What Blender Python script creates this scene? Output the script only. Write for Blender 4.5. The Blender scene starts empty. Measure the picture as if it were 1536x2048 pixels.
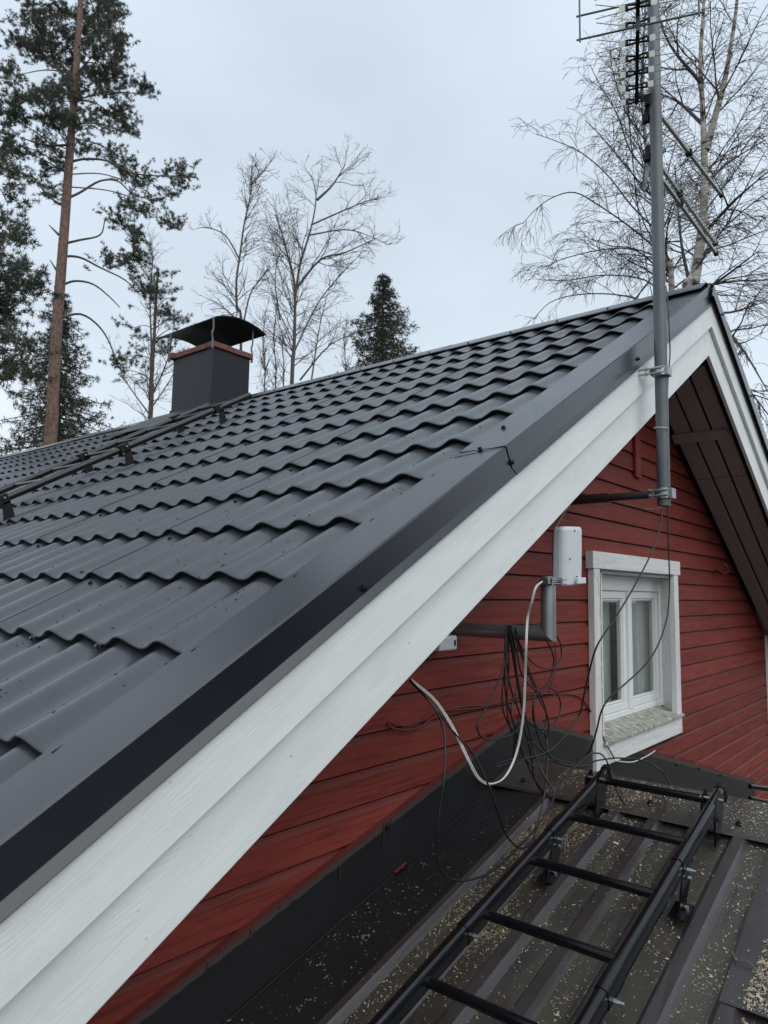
import bpy, math, random
import numpy as np
from mathutils import Vector, Matrix

scene = bpy.context.scene
col = scene.collection
random.seed(7)
rng = np.random.default_rng(7)

# ------------------------------------------------------------------ camera
YAW, PIT, ROLL, FPX = 0.87701, 0.10944, 0.01691, 1435.17
CAM = Vector((-4.63449, -1.2096, -1.94389))
RP = 0.51931                      # main roof pitch
SN, CS = math.sin(RP), math.cos(RP)
_d = Vector((math.sin(YAW)*math.cos(PIT), math.cos(YAW)*math.cos(PIT), math.sin(PIT)))
_r = _d.cross(Vector((0, 0, 1))).normalized()
_u = _r.cross(_d)
_rr = math.cos(ROLL)*_r + math.sin(ROLL)*_u
_uu = -math.sin(ROLL)*_r + math.cos(ROLL)*_u
cam_data = bpy.data.cameras.new('camera')
cam = bpy.data.objects.new('camera', cam_data)
col.objects.link(cam)
M3 = Matrix((_rr, _uu, -_d)).transposed()
cam.matrix_world = Matrix.Translation(CAM) @ M3.to_4x4()
cam_data.sensor_fit = 'VERTICAL'
cam_data.sensor_height = 9.8
cam_data.lens = FPX/2048*9.8
cam_data.clip_start = 0.02
cam_data.clip_end = 2000
cam_data.dof.use_dof = True
cam_data.dof.focus_distance = 3.3
cam_data.dof.aperture_fstop = 2.0
scene.camera = cam
scene.render.resolution_x = 768
scene.render.resolution_y = 1024

# ------------------------------------------------------------------ sky, sun, exposure
world = bpy.data.worlds.new('World')
scene.world = world
world.use_nodes = True
wn, wl = world.node_tree.nodes, world.node_tree.links
wn.clear()
SUN_EL, SUN_ROT = math.radians(38), math.radians(215)
wo = wn.new('ShaderNodeOutputWorld')
bg = wn.new('ShaderNodeBackground'); bg.inputs['Strength'].default_value = 0.1
sky = wn.new('ShaderNodeTexSky'); sky.sky_type = 'NISHITA'; sky.sun_disc = False
sky.sun_elevation = SUN_EL; sky.sun_rotation = SUN_ROT
sky.air_density = 1.0; sky.dust_density = 3.0
tc = wn.new('ShaderNodeTexCoord')
sep = wn.new('ShaderNodeSeparateXYZ'); wl.new(tc.outputs['Generated'], sep.inputs[0])
ramp = wn.new('ShaderNodeValToRGB')
ramp.color_ramp.elements[0].position = 0.0; ramp.color_ramp.elements[0].color = (0.74, 0.80, 0.85, 1)
ramp.color_ramp.elements[1].position = 1.0; ramp.color_ramp.elements[1].color = (0.64, 0.72, 0.80, 1)
e = ramp.color_ramp.elements.new(0.3); e.color = (0.565, 0.64, 0.725, 1)
e = ramp.color_ramp.elements.new(0.6); e.color = (0.55, 0.632, 0.725, 1)
wl.new(sep.outputs['Z'], ramp.inputs[0])
nz = wn.new('ShaderNodeTexNoise'); nz.inputs['Scale'].default_value = 1.7; nz.inputs['Detail'].default_value = 5
nz.inputs['Roughness'].default_value = 0.45
mp = wn.new('ShaderNodeMapping'); mp.inputs['Scale'].default_value = (1, 1, 2.2); mp.inputs['Location'].default_value = (3.1, 0.4, 1.0)
wl.new(tc.outputs['Generated'], mp.inputs[0]); wl.new(mp.outputs[0], nz.inputs['Vector'])
mr = wn.new('ShaderNodeMapRange'); mr.inputs['From Min'].default_value = 0.3; mr.inputs['From Max'].default_value = 0.7
mr.inputs['To Min'].default_value = 10.2; mr.inputs['To Max'].default_value = 13.2
wl.new(nz.outputs[0], mr.inputs['Value'])
vm = wn.new('ShaderNodeVectorMath'); vm.operation = 'SCALE'
wl.new(ramp.outputs[0], vm.inputs[0]); wl.new(mr.outputs[0], vm.inputs['Scale'])
mx = wn.new('ShaderNodeMix'); mx.data_type = 'RGBA'; mx.inputs[0].default_value = 0.93
wl.new(sky.outputs[0], mx.inputs[6]); wl.new(vm.outputs[0], mx.inputs[7])
wl.new(mx.outputs[2], bg.inputs['Color']); wl.new(bg.outputs[0], wo.inputs['Surface'])

sun_data = bpy.data.lights.new('sun', 'SUN')
sun_data.energy = 1.5
sun_data.angle = math.radians(75)
sun_data.color = (1.0, 0.98, 0.94)
sun = bpy.data.objects.new('sun', sun_data); col.objects.link(sun)
# light arrives from behind the camera's right shoulder: the bright side of the cloud cover
_sd = Vector((-0.30, -0.72, 0.80)).normalized()
sun.rotation_euler = _sd.to_track_quat('Z', 'Y').to_euler()
sun.location = (0, 0, 20)

scene.view_settings.view_transform = 'Standard'
scene.view_settings.look = 'None'
scene.view_settings.exposure = 0.16
scene.view_settings.gamma = 1.0
scene.view_settings.use_curve_mapping = False
scene.render.engine = 'CYCLES'
scene.cycles.max_bounces = 6
scene.cycles.transparent_max_bounces = 6

# ------------------------------------------------------------------ helpers: measuring in the place
def ray(q):
    return _rr*((q[0]-768)/FPX) + _uu*(-(q[1]-1024)/FPX) + _d
def on_plane(q, n, d):
    r = ray(q); n = Vector(n)
    return CAM + r*((d - CAM.dot(n))/r.dot(n))
def on_y(x, y, Y): return on_plane((x, y), (0, 1, 0), Y)
def on_x(x, y, X): return on_plane((x, y), (1, 0, 0), X)
def at_dist(x, y, D):
    r = ray((x, y)); return CAM + r*(D/math.hypot(r.x, r.y))
NL = Vector((-SN, 0, CS)); UL = Vector((CS, 0, SN))     # main left slope: normal, up-slope
NR = Vector((SN, 0, CS)); UR = Vector((-CS, 0, SN))
def RL(s, y, h): return UL*s + NL*h + Vector((0, y, 0))
def RR_(s, y, h): return UR*s + NR*h + Vector((0, y, 0))
W = 0.5                                                  # gable wall plane
XR, ZR, PL = -1.6, -2.737, 0.2533                        # lower roof ridge and slope
_pl = math.atan(PL); SL, CL = math.sin(_pl), math.cos(_pl)
U2 = Vector((CL, 0, SL)); N2 = Vector((-SL, 0, CL))
O2 = Vector((XR, 0, ZR))
def LL(s, y, h): return O2 + U2*s + N2*h + Vector((0, y, 0))
def on_low(x, y, h=0): return on_plane((x, y), N2, O2.dot(N2)+h)
def low_s(p): return (p-O2).dot(U2)
MAT_L = Matrix(((CS, 0, -SN, 0), (0, 1, 0, 0), (SN, 0, CS, 0), (0, 0, 0, 1)))
MAT_R = Matrix(((-CS, 0, SN, 0), (0, -1, 0, 0), (SN, 0, CS, 0), (0, 0, 0, 1)))   # local +y is world -y
MAT_2 = Matrix.Translation(O2) @ Matrix(((CL, 0, -SL, 0), (0, 1, 0, 0), (SL, 0, CL, 0), (0, 0, 0, 1)))

# ------------------------------------------------------------------ helpers: mesh
class MB:
    def __init__(s): s.v = []; s.f = []; s.sm = []
    def add(s, vs, fs, smooth=False):
        b = len(s.v); s.v += [tuple(v) for v in vs]
        s.f += [tuple(i+b for i in f) for f in fs]; s.sm += [smooth]*len(fs)
        return s
    def box(s, a, b, bev=0.0):
        x0, y0, z0 = [min(a[i], b[i]) for i in range(3)]; x1, y1, z1 = [max(a[i], b[i]) for i in range(3)]
        if bev <= 0:
            vs = [(x0,y0,z0),(x1,y0,z0),(x1,y1,z0),(x0,y1,z0),(x0,y0,z1),(x1,y0,z1),(x1,y1,z1),(x0,y1,z1)]
            return s.add(vs, [(0,3,2,1),(4,5,6,7),(0,1,5,4),(1,2,6,5),(2,3,7,6),(3,0,4,7)])
        # bevelled along the longest axis: octagonal prism with inset ends
        d = (x1-x0, y1-y0, z1-z0); ax = d.index(max(d)); o = [i for i in range(3) if i != ax]
        lo = (x0, y0, z0); hi = (x1, y1, z1); B = min(bev, d[o[0]]*.45, d[o[1]]*.45)
        prof = [(lo[o[0]]+B, lo[o[1]]), (hi[o[0]]-B, lo[o[1]]), (hi[o[0]], lo[o[1]]+B), (hi[o[0]], hi[o[1]]-B),
                (hi[o[0]]-B, hi[o[1]]), (lo[o[0]]+B, hi[o[1]]), (lo[o[0]], hi[o[1]]-B), (lo[o[0]], lo[o[1]]+B)]
        vs = []
        for t in (lo[ax], hi[ax]):
            for pr in prof:
                p = [0, 0, 0]; p[ax] = t; p[o[0]] = pr[0]; p[o[1]] = pr[1]; vs.append(p)
        fs = [(i, (i+1) % 8, (i+1) % 8+8, i+8) for i in range(8)] + [tuple(range(7, -1, -1)), tuple(range(8, 16))]
        return s.add(vs, fs)
    def tube(s, pts, r, sides=8, r1=None, cap=True, smooth=True, squash=None):
        pts = [Vector(p) for p in pts]; n = len(pts)
        if n < 2: return s
        t = (pts[1]-pts[0]).normalized()
        ref = Vector((0, 0, 1)) if abs(t.z) < .9 else Vector((1, 0, 0))
        a = t.cross(ref).normalized(); vs = []
        for i, p in enumerate(pts):
            if i == 0: tt = pts[1]-pts[0]
            elif i == n-1: tt = pts[-1]-pts[-2]
            else: tt = pts[i+1]-pts[i-1]
            tt.normalize(); a = (a - tt*a.dot(tt)).normalized(); b = tt.cross(a)
            rr = r if r1 is None else r+(r1-r)*i/(n-1)
            for k in range(sides):
                an = 2*math.pi*k/sides
                vs.append(p + a*(rr*math.cos(an)) + b*(rr*math.sin(an)*(squash or 1)))
        fs = [(i*sides+k, i*sides+(k+1) % sides, (i+1)*sides+(k+1) % sides, (i+1)*sides+k) for i in range(n-1) for k in range(sides)]
        s.add(vs, fs, smooth)
        if cap:
            s.add(vs[:sides], [tuple(range(sides-1, -1, -1))]); s.add(vs[-sides:], [tuple(range(sides))])
        return s
    def sweep(s, prof, a, b, axis_u, axis_v, caps=True, smooth=False):
        """profile (closed list of (u,v)) swept from a to b"""
        a, b, U, V = Vector(a), Vector(b), Vector(axis_u), Vector(axis_v); n = len(prof)
        vs = [a+U*p[0]+V*p[1] for p in prof]+[b+U*p[0]+V*p[1] for p in prof]
        s.add(vs, [(i, (i+1) % n, (i+1) % n+n, i+n) for i in range(n)], smooth)
        if caps: s.add(vs[:n], [tuple(range(n-1, -1, -1))]); s.add(vs[n:], [tuple(range(n))])
        return s
    def poly(s, pts, th, nrm):
        """flat polygon with thickness th against nrm"""
        nrm = Vector(nrm)*th; n = len(pts); P = [Vector(p) for p in pts]
        s.add(P+[p-nrm for p in P], [tuple(range(n)), tuple(range(2*n-1, n-1, -1))]+[(i, i+n, (i+1) % n+n, (i+1) % n) for i in range(n)])
        return s
    def mesh(s, name):
        me = bpy.data.meshes.new(name); me.from_pydata(s.v, [], s.f); 
        me.polygons.foreach_set('use_smooth', s.sm); me.update(); return me

WM = {}
def put(name, me, mt, parent=None, M=None, label=None, kind=None, cat=None, group=None):
    if isinstance(me, MB): me = me.mesh(name)
    if mt is not None and not me.materials:
        me.materials.append(mt)
    o = bpy.data.objects.new(name, me); col.objects.link(o)
    M = M or Matrix.Identity(4)
    WM[o.name] = M
    if parent is not None:
        o.parent = parent; o.matrix_basis = WM[parent.name].inverted() @ M
    else: o.matrix_basis = M
    if label: o['label'] = label
    if kind: o['kind'] = kind
    if cat: o['category'] = cat
    if group: o['group'] = group
    return o
def thing(name, label, cat, loc=(0, 0, 0), group=None):
    o = bpy.data.objects.new(name, None); col.objects.link(o); o.empty_display_size = 0.1
    o.location = loc; WM[o.name] = Matrix.Translation(loc)
    o['label'] = label; o['category'] = cat
    if group: o['group'] = group
    return o
def fixn(mb):   # consistent outward normals
    import bmesh
    me = mb.mesh('tmp'); bm = bmesh.new(); bm.from_mesh(me); bmesh.ops.recalc_face_normals(bm, faces=bm.faces[:]); bm.to_mesh(me); bm.free()
    return me
def bevelled(mb, w, seg=2):
    import bmesh
    me = mb.mesh('tmp'); bm = bmesh.new(); bm.from_mesh(me)
    bmesh.ops.remove_doubles(bm, verts=bm.verts[:], dist=1e-6)
    bmesh.ops.recalc_face_normals(bm, faces=bm.faces[:])
    ed = [e for e in bm.edges if len(e.link_faces) == 2 and e.calc_face_angle(0) > 0.5]
    bmesh.ops.bevel(bm, geom=ed, offset=w, segments=seg, profile=.5, affect='EDGES')
    for f in bm.faces: f.smooth = False
    bm.to_mesh(me); bm.free(); return me
def crom(pts, n=8):
    P = [Vector(p) for p in pts]; P = [P[0]*2-P[1]]+P+[P[-1]*2-P[-2]]; out = []
    for i in range(1, len(P)-2):
        for k in range(n):
            t = k/n
            out.append(.5*((2*P[i])+(P[i+1]-P[i-1])*t+(2*P[i-1]-5*P[i]+4*P[i+1]-P[i+2])*t*t+(-P[i-1]+3*P[i]-3*P[i+1]+P[i+2])*t**3))
    out.append(P[-2]); return out

# ------------------------------------------------------------------ helpers: materials
def mat(name, base, rough=.5, metal=0., spec=.5):
    m = bpy.data.materials.new(name); m.use_nodes = True
    b = m.node_tree.nodes['Principled BSDF']
    b.inputs['Base Color'].default_value = (*base, 1); b.inputs['Roughness'].default_value = rough
    b.inputs['Metallic'].default_value = metal; b.inputs['Specular IOR Level'].default_value = spec
    return m
def N(m, t, **kw):
    n = m.node_tree.nodes.new(t)
    for k, v in kw.items():
        if k in n.inputs: n.inputs[k].default_value = v
        else: setattr(n, k, v)
    return n
def Lk(m, a, b): m.node_tree.links.new(a, b)
def coords(m, scale=(1, 1, 1), space='Object', loc=(0, 0, 0), per_object=0):
    t = N(m, 'ShaderNodeTexCoord'); mp = N(m, 'ShaderNodeMapping')
    mp.inputs['Scale'].default_value = scale; mp.inputs['Location'].default_value = loc
    if per_object:
        oi = N(m, 'ShaderNodeObjectInfo'); ad = N(m, 'ShaderNodeVectorMath', operation='MULTIPLY_ADD')
        cmb = N(m, 'ShaderNodeCombineXYZ'); 
        for k in range(3): Lk(m, oi.outputs['Random'], cmb.inputs[k])
        ad.inputs[1].default_value = (per_object, per_object*1.7, per_object*.6); Lk(m, cmb.outputs[0], ad.inputs[0]); Lk(m, t.outputs[space], ad.inputs[2])
        Lk(m, ad.outputs[0], mp.inputs[0])
    else: Lk(m, t.outputs[space], mp.inputs[0])
    return mp.outputs[0]
def noise(m, vec, scale, detail=4, rough=.5, dist=0):
    n = N(m, 'ShaderNodeTexNoise', Scale=scale, Detail=detail, Roughness=rough, Distortion=dist); Lk(m, vec, n.inputs['Vector']); return n.outputs[0]
def cramp(m, fac, stops):
    r = N(m, 'ShaderNodeValToRGB'); el = r.color_ramp.elements
    el[0].position, el[0].color = stops[0][0], (*stops[0][1], 1); el[1].position, el[1].color = stops[-1][0], (*stops[-1][1], 1)
    for p, c in stops[1:-1]: x = el.new(p); x.color = (*c, 1)
    Lk(m, fac, r.inputs[0]); return r.outputs[0]
def mixc(m, fac, a, b, mode='MIX'):
    x = N(m, 'ShaderNodeMix', data_type='RGBA', blend_type=mode)
    for s, v in ((0, fac), (6, a), (7, b)):
        if hasattr(v, 'node'): Lk(m, v, x.inputs[s])
        elif s == 0: x.inputs[0].default_value = v
        else: x.inputs[s].default_value = (*v, 1)
    return x.outputs[2]
def bump(m, h, strength=.3, dist=.002, prev=None):
    b = N(m, 'ShaderNodeBump', Strength=strength, Distance=dist); Lk(m, h, b.inputs['Height'])
    if prev is not None: Lk(m, prev, b.inputs['Normal'])
    return b.outputs[0]
def mathn(m, op, a, b=None):
    x = N(m, 'ShaderNodeMath', operation=op)
    for i, v in enumerate((a, b)):
        if v is None: continue
        if hasattr(v, 'node'): Lk(m, v, x.inputs[i])
        else: x.inputs[i].default_value = v
    return x.outputs[0]
def P_(m): return m.node_tree.nodes['Principled BSDF']
def setp(m, k, out): Lk(m, out, P_(m).inputs[k])

def metal_mat(name, base, rough, mottling=.25, spec=.5):
    m = mat(name, base, rough, 0, spec)
    v = coords(m); n1 = noise(m, v, 3.0, 5, .6); n2 = noise(m, v, 60, 3)
    c = cramp(m, n1, [(.25, tuple(x*(1-mottling) for x in base)), (.75, tuple(x*(1+mottling) for x in base))]); setp(m, 'Base Color', c)
    r = N(m, 'ShaderNodeMapRange'); r.inputs['To Min'].default_value = rough-.06; r.inputs['To Max'].default_value = rough+.08; Lk(m, n1, r.inputs['Value']); setp(m, 'Roughness', r.outputs[0])
    setp(m, 'Normal', bump(m, n1, .12, .004, bump(m, n2, .02, .0005))); return m
m_tile = metal_mat('anthracite_roof_coating', (.029, .033, .041), .30, .20, .9)
m_verge = metal_mat('anthracite_flashing_coating', (.010, .013, .019), .25, .06, .74)
m_chim = metal_mat('chimney_sheet', (.009, .012, .018), .42, .12, .35)
m_black = metal_mat('black_powder_coat', (.005, .0055, .007), .16, .2, .45)
P_(m_black).inputs['Coat Weight'].default_value = .15; P_(m_black).inputs['Coat Roughness'].default_value = .12
m_blackm = mat('matte_black_plastic', (.007, .007, .008), .65, spec=.3)
m_galv = metal_mat('galvanised_steel', (.34, .36, .37), .38, .3); P_(m_galv).inputs['Metallic'].default_value = .75
m_mast = metal_mat('weathered_grey_mast', (.10, .115, .125), .42, .3); P_(m_mast).inputs['Metallic'].default_value = .2
m_alu = mat('aluminium_element', (.36, .36, .33), .4, .6)
m_zinc = mat('zinc_bolt', (.40, .42, .42), .35, .9)
m_brown = metal_mat('brown_painted_steel', (.045, .036, .034), .45, .4)
m_cable = mat('black_cable_sheath', (.008, .008, .009), .38)
m_cablew = mat('white_cable_sheath', (.55, .55, .53), .45)
m_cabler = mat('red_painted_cable', (.11, .022, .018), .6)

# wood: white painted planed-and-sawn board, grain along local x
def white_wood():
    m = mat('white_painted_wood', (.74, .77, .76), .5)
    v = coords(m, (.7, 11, 11), per_object=7.3)
    warp = noise(m, coords(m, (1.2, 5, 5), per_object=3.1), 1.3, 2)
    wv = N(m, 'ShaderNodeTexWave', Scale=5.2, Distortion=4.5, Detail=4, bands_direction='Z'); wv.inputs['Detail Scale'].default_value = .6
    ad = N(m, 'ShaderNodeVectorMath', operation='ADD'); cm = N(m, 'ShaderNodeCombineXYZ'); s = mathn(m, 'MULTIPLY', warp, 2.0); Lk(m, s, cm.inputs[2]); Lk(m, v, ad.inputs[0]); Lk(m, cm.outputs[0], ad.inputs[1]); Lk(m, ad.outputs[0], wv.inputs['Vector'])
    fine = noise(m, coords(m, (3, 160, 160), per_object=5), 1.0, 3, .6)
    h = mathn(m, 'ADD', mathn(m, 'MULTIPLY', wv.outputs[1], .28), mathn(m, 'MULTIPLY', fine, 1.1))
    b1 = bump(m, h, .5, .0012)
    # knots
    vo = N(m, 'ShaderNodeTexVoronoi', Scale=1.0); Lk(m, coords(m, (2.3, 7, 7), per_object=9), vo.inputs['Vector'])
    k = N(m, 'ShaderNodeMapRange'); k.inputs['From Min'].default_value = .02; k.inputs['From Max'].default_value = .14; Lk(m, vo.outputs[0], k.inputs['Value'])
    setp(m, 'Normal', bump(m, k.outputs[0], .35, .002, b1))
    big = noise(m, coords(m, (1.5, 6, 6), per_object=4), 2.0, 5, .6)
    c = cramp(m, big, [(.3, (.68, .71, .705)), (.7, (.78, .81, .80))])
    sp = noise(m, coords(m, (18, 26, 26), per_object=2), 3.0, 3, .6)
    dirt = cramp(m, sp, [(.70, (0, 0, 0)), (.80, (1, 1, 1))])
    c = mixc(m, mathn(m, 'MULTIPLY', dirt, .35), c, (.33, .33, .31))
    kk = mathn(m, 'MULTIPLY', mathn(m, 'SUBTRACT', 1.0, k.outputs[0]), .12)
    setp(m, 'Base Color', mixc(m, kk, c, (.55, .50, .42))); return m
m_white = white_wood()
def old_white():
    m = mat('old_white_wood', (.6, .61, .6), .6)
    v = coords(m, (2.0, 26, 26), 'Object', per_object=5)
    g = noise(m, v, 2.0, 6, .7)
    c = cramp(m, g, [(.28, (.50, .50, .48)), (.5, (.66, .67, .66)), (.8, (.73, .75, .74))])
    kn = noise(m, coords(m, (9, 16, 16), per_object=6), 1.6, 4, .6)
    c = mixc(m, mathn(m, 'MULTIPLY', cramp(m, kn, [(.60, (0, 0, 0)), (.72, (1, 1, 1))]), .5), c, (.30, .30, .28))
    setp(m, 'Base Color', c); setp(m, 'Normal', bump(m, g, .4, .0015)); return m
m_trim = old_white()
def red_wood():
    m = mat('red_painted_wood', (.12, .018, .015), .62, spec=.22)
    v = coords(m, (1.2, 30, 30), 'Object', per_object=6)
    g = noise(m, v, 2.5, 6, .65, .4)
    big = noise(m, coords(m, (.9, 3, 3), per_object=3), 1.6, 5, .6)
    c = cramp(m, big, [(.25, (.135, .024, .018)), (.75, (.20, .037, .028))])
    c = mixc(m, cramp(m, g, [(.30, (.75, .75, .75)), (.52, (0, 0, 0))]), c, (.055, .010, .009))
    fl = noise(m, coords(m, (14, 140, 140), per_object=8), 1.3, 3, .6)
    flm = cramp(m, fl, [(.70, (0, 0, 0)), (.76, (1, 1, 1))])
    pat = cramp(m, noise(m, coords(m, (2, 4, 4), per_object=2), 1.2, 3), [(.5, (0, 0, 0)), (.65, (1, 1, 1))])
    c = mixc(m, mathn(m, 'MULTIPLY', mathn(m, 'MULTIPLY', flm, pat), .5), c, (.30, .20, .17))
    # colour darkened along the rebated upper margin of every board, plus hue drift per board
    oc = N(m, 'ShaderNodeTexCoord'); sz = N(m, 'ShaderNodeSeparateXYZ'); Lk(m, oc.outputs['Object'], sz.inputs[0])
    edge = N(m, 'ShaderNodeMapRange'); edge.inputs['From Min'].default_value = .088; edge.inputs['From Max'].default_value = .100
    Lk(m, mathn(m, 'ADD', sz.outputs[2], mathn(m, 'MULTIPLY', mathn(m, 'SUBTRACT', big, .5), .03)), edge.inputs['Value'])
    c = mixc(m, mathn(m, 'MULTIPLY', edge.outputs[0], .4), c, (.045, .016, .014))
    oi = N(m, 'ShaderNodeObjectInfo'); hs = N(m, 'ShaderNodeHueSaturation'); Lk(m, c, hs.inputs['Color'])
    r = N(m, 'ShaderNodeMapRange'); r.inputs['To Min'].default_value = 1.0; r.inputs['To Max'].default_value = 1.34; Lk(m, oi.outputs['Random'], r.inputs['Value']); Lk(m, r.outputs[0], hs.inputs['Value'])
    setp(m, 'Base Color', hs.outputs[0])
    setp(m, 'Normal', bump(m, mathn(m, 'ADD', g, mathn(m, 'MULTIPLY', fl, .5)), .6, .0018)); return m
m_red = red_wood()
def soffit_wood():
    m = mat('brown_soffit_paint', (.17, .145, .145), .6)
    g = noise(m, coords(m, (1.5, 30, 30), per_object=4), 2.5, 5, .6)
    c = cramp(m, g, [(.3, (.26, .225, .225)), (.7, (.33, .295, .297))]); setp(m, 'Base Color', c); setp(m, 'Normal', bump(m, g, .3, .001)); return m
m_soffit = soffit_wood()
m_frame = mat('white_window_frame', (.74, .76, .76), .3)
m_curtain = mat('pale_curtain', (.78, .79, .74), .9)
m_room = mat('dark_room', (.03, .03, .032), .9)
m_glass = mat('window_glass', (.8, .85, .85), .02); P_(m_glass).inputs['Transmission Weight'].default_value = 1.0; P_(m_glass).inputs['IOR'].default_value = 1.45
def sill_mat():
    m = mat('mossy_sill', (.45, .44, .40), .7)
    g = noise(m, coords(m, (60, 14, 20)), 1.4, 5, .7)
    c = cramp(m, g, [(.36, (.08, .08, .055)), (.50, (.30, .295, .25)), (.64, (.60, .60, .56))]); setp(m, 'Base Color', c); setp(m, 'Normal', bump(m, g, .6, .003)); return m
m_sill = sill_mat()
m_plastic = mat('light_grey_plastic', (.62, .65, .68), .38)
m_brick = mat('brick', (.20, .065, .042), .8)
_g = noise(m_brick, coords(m_brick, per_object=3), 30, 5, .6); setp(m_brick, 'Base Color', cramp(m_brick, _g, [(.3, (.10, .038, .030)), (.7, (.19, .078, .058))])); setp(m_brick, 'Normal', bump(m_brick, _g, .4, .002))
m_mortar = mat('mortar', (.26, .24, .22), .9)
def lowroof_mat():
    m = mat('old_brown_sheet', (.03, .027, .029), .45, spec=.7)
    v = coords(m); big = noise(m, v, 2.2, 6, .65); fine = noise(m, v, 30, 5, .7)
    c = cramp(m, big, [(.3, (.030, .026, .028)), (.7, (.052, .046, .048))])
    # algae film: grows in the pans (low parts), broken up
    sp = N(m, 'ShaderNodeSeparateXYZ'); Lk(m, v, sp.inputs[0])
    low = N(m, 'ShaderNodeMapRange'); low.inputs['From Min'].default_value = .010; low.inputs['From Max'].default_value = .002; Lk(m, sp.outputs[2], low.inputs['Value'])
    al = cramp(m, noise(m, coords(m, (1.4, 7, 1)), 1.6, 6, .65), [(.36, (0, 0, 0)), (.60, (1, 1, 1))])
    al = mathn(m, 'MULTIPLY', mathn(m, 'MULTIPLY', al, low.outputs[0]), .75)
    c = mixc(m, al, c, (.046, .042, .024))
    c = mixc(m, mathn(m, 'MULTIPLY', cramp(m, fine, [(.62, (0, 0, 0)), (.72, (1, 1, 1))]), .25), c, (.10, .10, .085))
    setp(m, 'Base Color', c)
    r = N(m, 'ShaderNodeMapRange'); r.inputs['To Min'].default_value = .27; r.inputs['To Max'].default_value = .75; Lk(m, al, r.inputs['Value']); setp(m, 'Roughness', r.outputs[0])
    setp(m, 'Normal', bump(m, fine, .25, .0015)); return m
m_low = lowroof_mat()
def flash_mat(name='dark_wall_flashing', red=True):
    m = mat(name, (.028, .027, .030), .30, spec=.6)
    v = coords(m); n1 = noise(m, v, 4, 5, .6); n2 = noise(m, v, 40, 4, .7)
    c = cramp(m, n1, [(.3, (.008, .0078, .0095)), (.7, (.013, .0125, .0145))])
    if red:   # ragged red paint carried over from the wall onto the upper hem (local z up from the hem)
        sp = N(m, 'ShaderNodeSeparateXYZ'); Lk(m, v, sp.inputs[0])
        nn = noise(m, coords(m, (6, 6, 3)), 5, 5, .7); z = mathn(m, 'ADD', sp.outputs[2], mathn(m, 'MULTIPLY', mathn(m, 'SUBTRACT', nn, .5), .022))
        f = N(m, 'ShaderNodeMapRange'); f.inputs['From Min'].default_value = -.020; f.inputs['From Max'].default_value = -.012; Lk(m, z, f.inputs['Value'])
        c = mixc(m, mathn(m, 'MULTIPLY', f.outputs[0], .85), c, (.12, .030, .026))
        f2 = N(m, 'ShaderNodeMapRange'); f2.inputs['From Min'].default_value = -.034; f2.inputs['From Max'].default_value = -.028; Lk(m, z, f2.inputs['Value'])
        g2 = mathn(m, 'MULTIPLY', mathn(m, 'SUBTRACT', f2.outputs[0], f.outputs[0]), .45); c = mixc(m, g2, c, (.11, .10, .10))
    setp(m, 'Base Color', c); setp(m, 'Normal', bump(m, n2, .1, .001)); return m
m_flash = flash_mat(); m_flash2 = flash_mat('dark_base_flashing', False)
m_water = mat('water', (.016, .018, .022), .05); P_(m_water).inputs['IOR'].default_value = 1.33
m_chip = mat('sawdust', (.62, .47, .27), .8)
oi = N(m_chip, 'ShaderNodeTexCoord'); _c = noise(m_chip, coords(m_chip), 90, 2); setp(m_chip, 'Base Color', cramp(m_chip, _c, [(.3, (.30, .22, .13)), (.7, (.62, .55, .42))]))
m_lich = mat('lichen', (.2, .2, .08), .9); _c = noise(m_lich, coords(m_lich), 14, 3); setp(m_lich, 'Base Color', cramp(m_lich, _c, [(.35, (.13, .095, .03)), (.5, (.10, .105, .055)), (.65, (.19, .21, .18))]))
m_needle = mat('pine_needles', (.035, .05, .03), .7); _c = noise(m_needle, coords(m_needle), .9, 3); setp(m_needle, 'Base Color', cramp(m_needle, _c, [(.35, (.040, .054, .036)), (.65, (.078, .092, .056))]))
m_spruce = mat('spruce_needles', (.025, .038, .022), .75); _c = noise(m_spruce, coords(m_spruce), 1.1, 3); setp(m_spruce, 'Base Color', cramp(m_spruce, _c, [(.35, (.020, .028, .018)), (.65, (.044, .052, .030))]))
def bark(name, stops, sc=(6, 6, 2), f=3.0):
    m = mat(name, (.1, .1, .1), .9); g = noise(m, coords(m, sc), f, 6, .65); setp(m, 'Base Color', cramp(m, g, stops)); setp(m, 'Normal', bump(m, g, .6, .02)); return m
m_pinebark = bark('orange_pine_bark', [(.34, (.060, .042, .036)), (.50, (.15, .092, .072)), (.75, (.25, .165, .13))], (7, 7, 3), 3.2)
m_limb = bark('grey_limb_bark', [(.3, (.045, .036, .030)), (.7, (.12, .095, .078))])
m_birch = bark('birch_bark', [(.38, (.05, .045, .04)), (.47, (.30, .27, .24)), (.7, (.55, .50, .45))], (2.2, 2.2, 7), 1.6)
m_twig = mat('birch_twigs', (.060, .048, .044), .85)
m_stem = mat('dark_stems', (.085, .075, .066), .9)
m_twig2 = mat('grey_twigs', (.115, .10, .09), .85)
m_ground = mat('forest_ground', (.05, .045, .03), 1)
_c = noise(m_ground, coords(m_ground), .6, 6, .65); setp(m_ground, 'Base Color', cramp(m_ground, _c, [(.3, (.035, .034, .022)), (.7, (.09, .082, .058))]))

# ------------------------------------------------------------------ ground
ZG = -6.2
g = MB(); R0 = 400; n = 40
gx = np.linspace(-R0, R0, n)
for i in range(n):
    for j in range(n): g.v.append((gx[i], gx[j], ZG))
for i in range(n-1):
    for j in range(n-1): g.f.append((i*n+j, (i+1)*n+j, (i+1)*n+j+1, i*n+j+1)); g.sm.append(True)
put('ground', g, m_ground, kind='structure')

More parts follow.
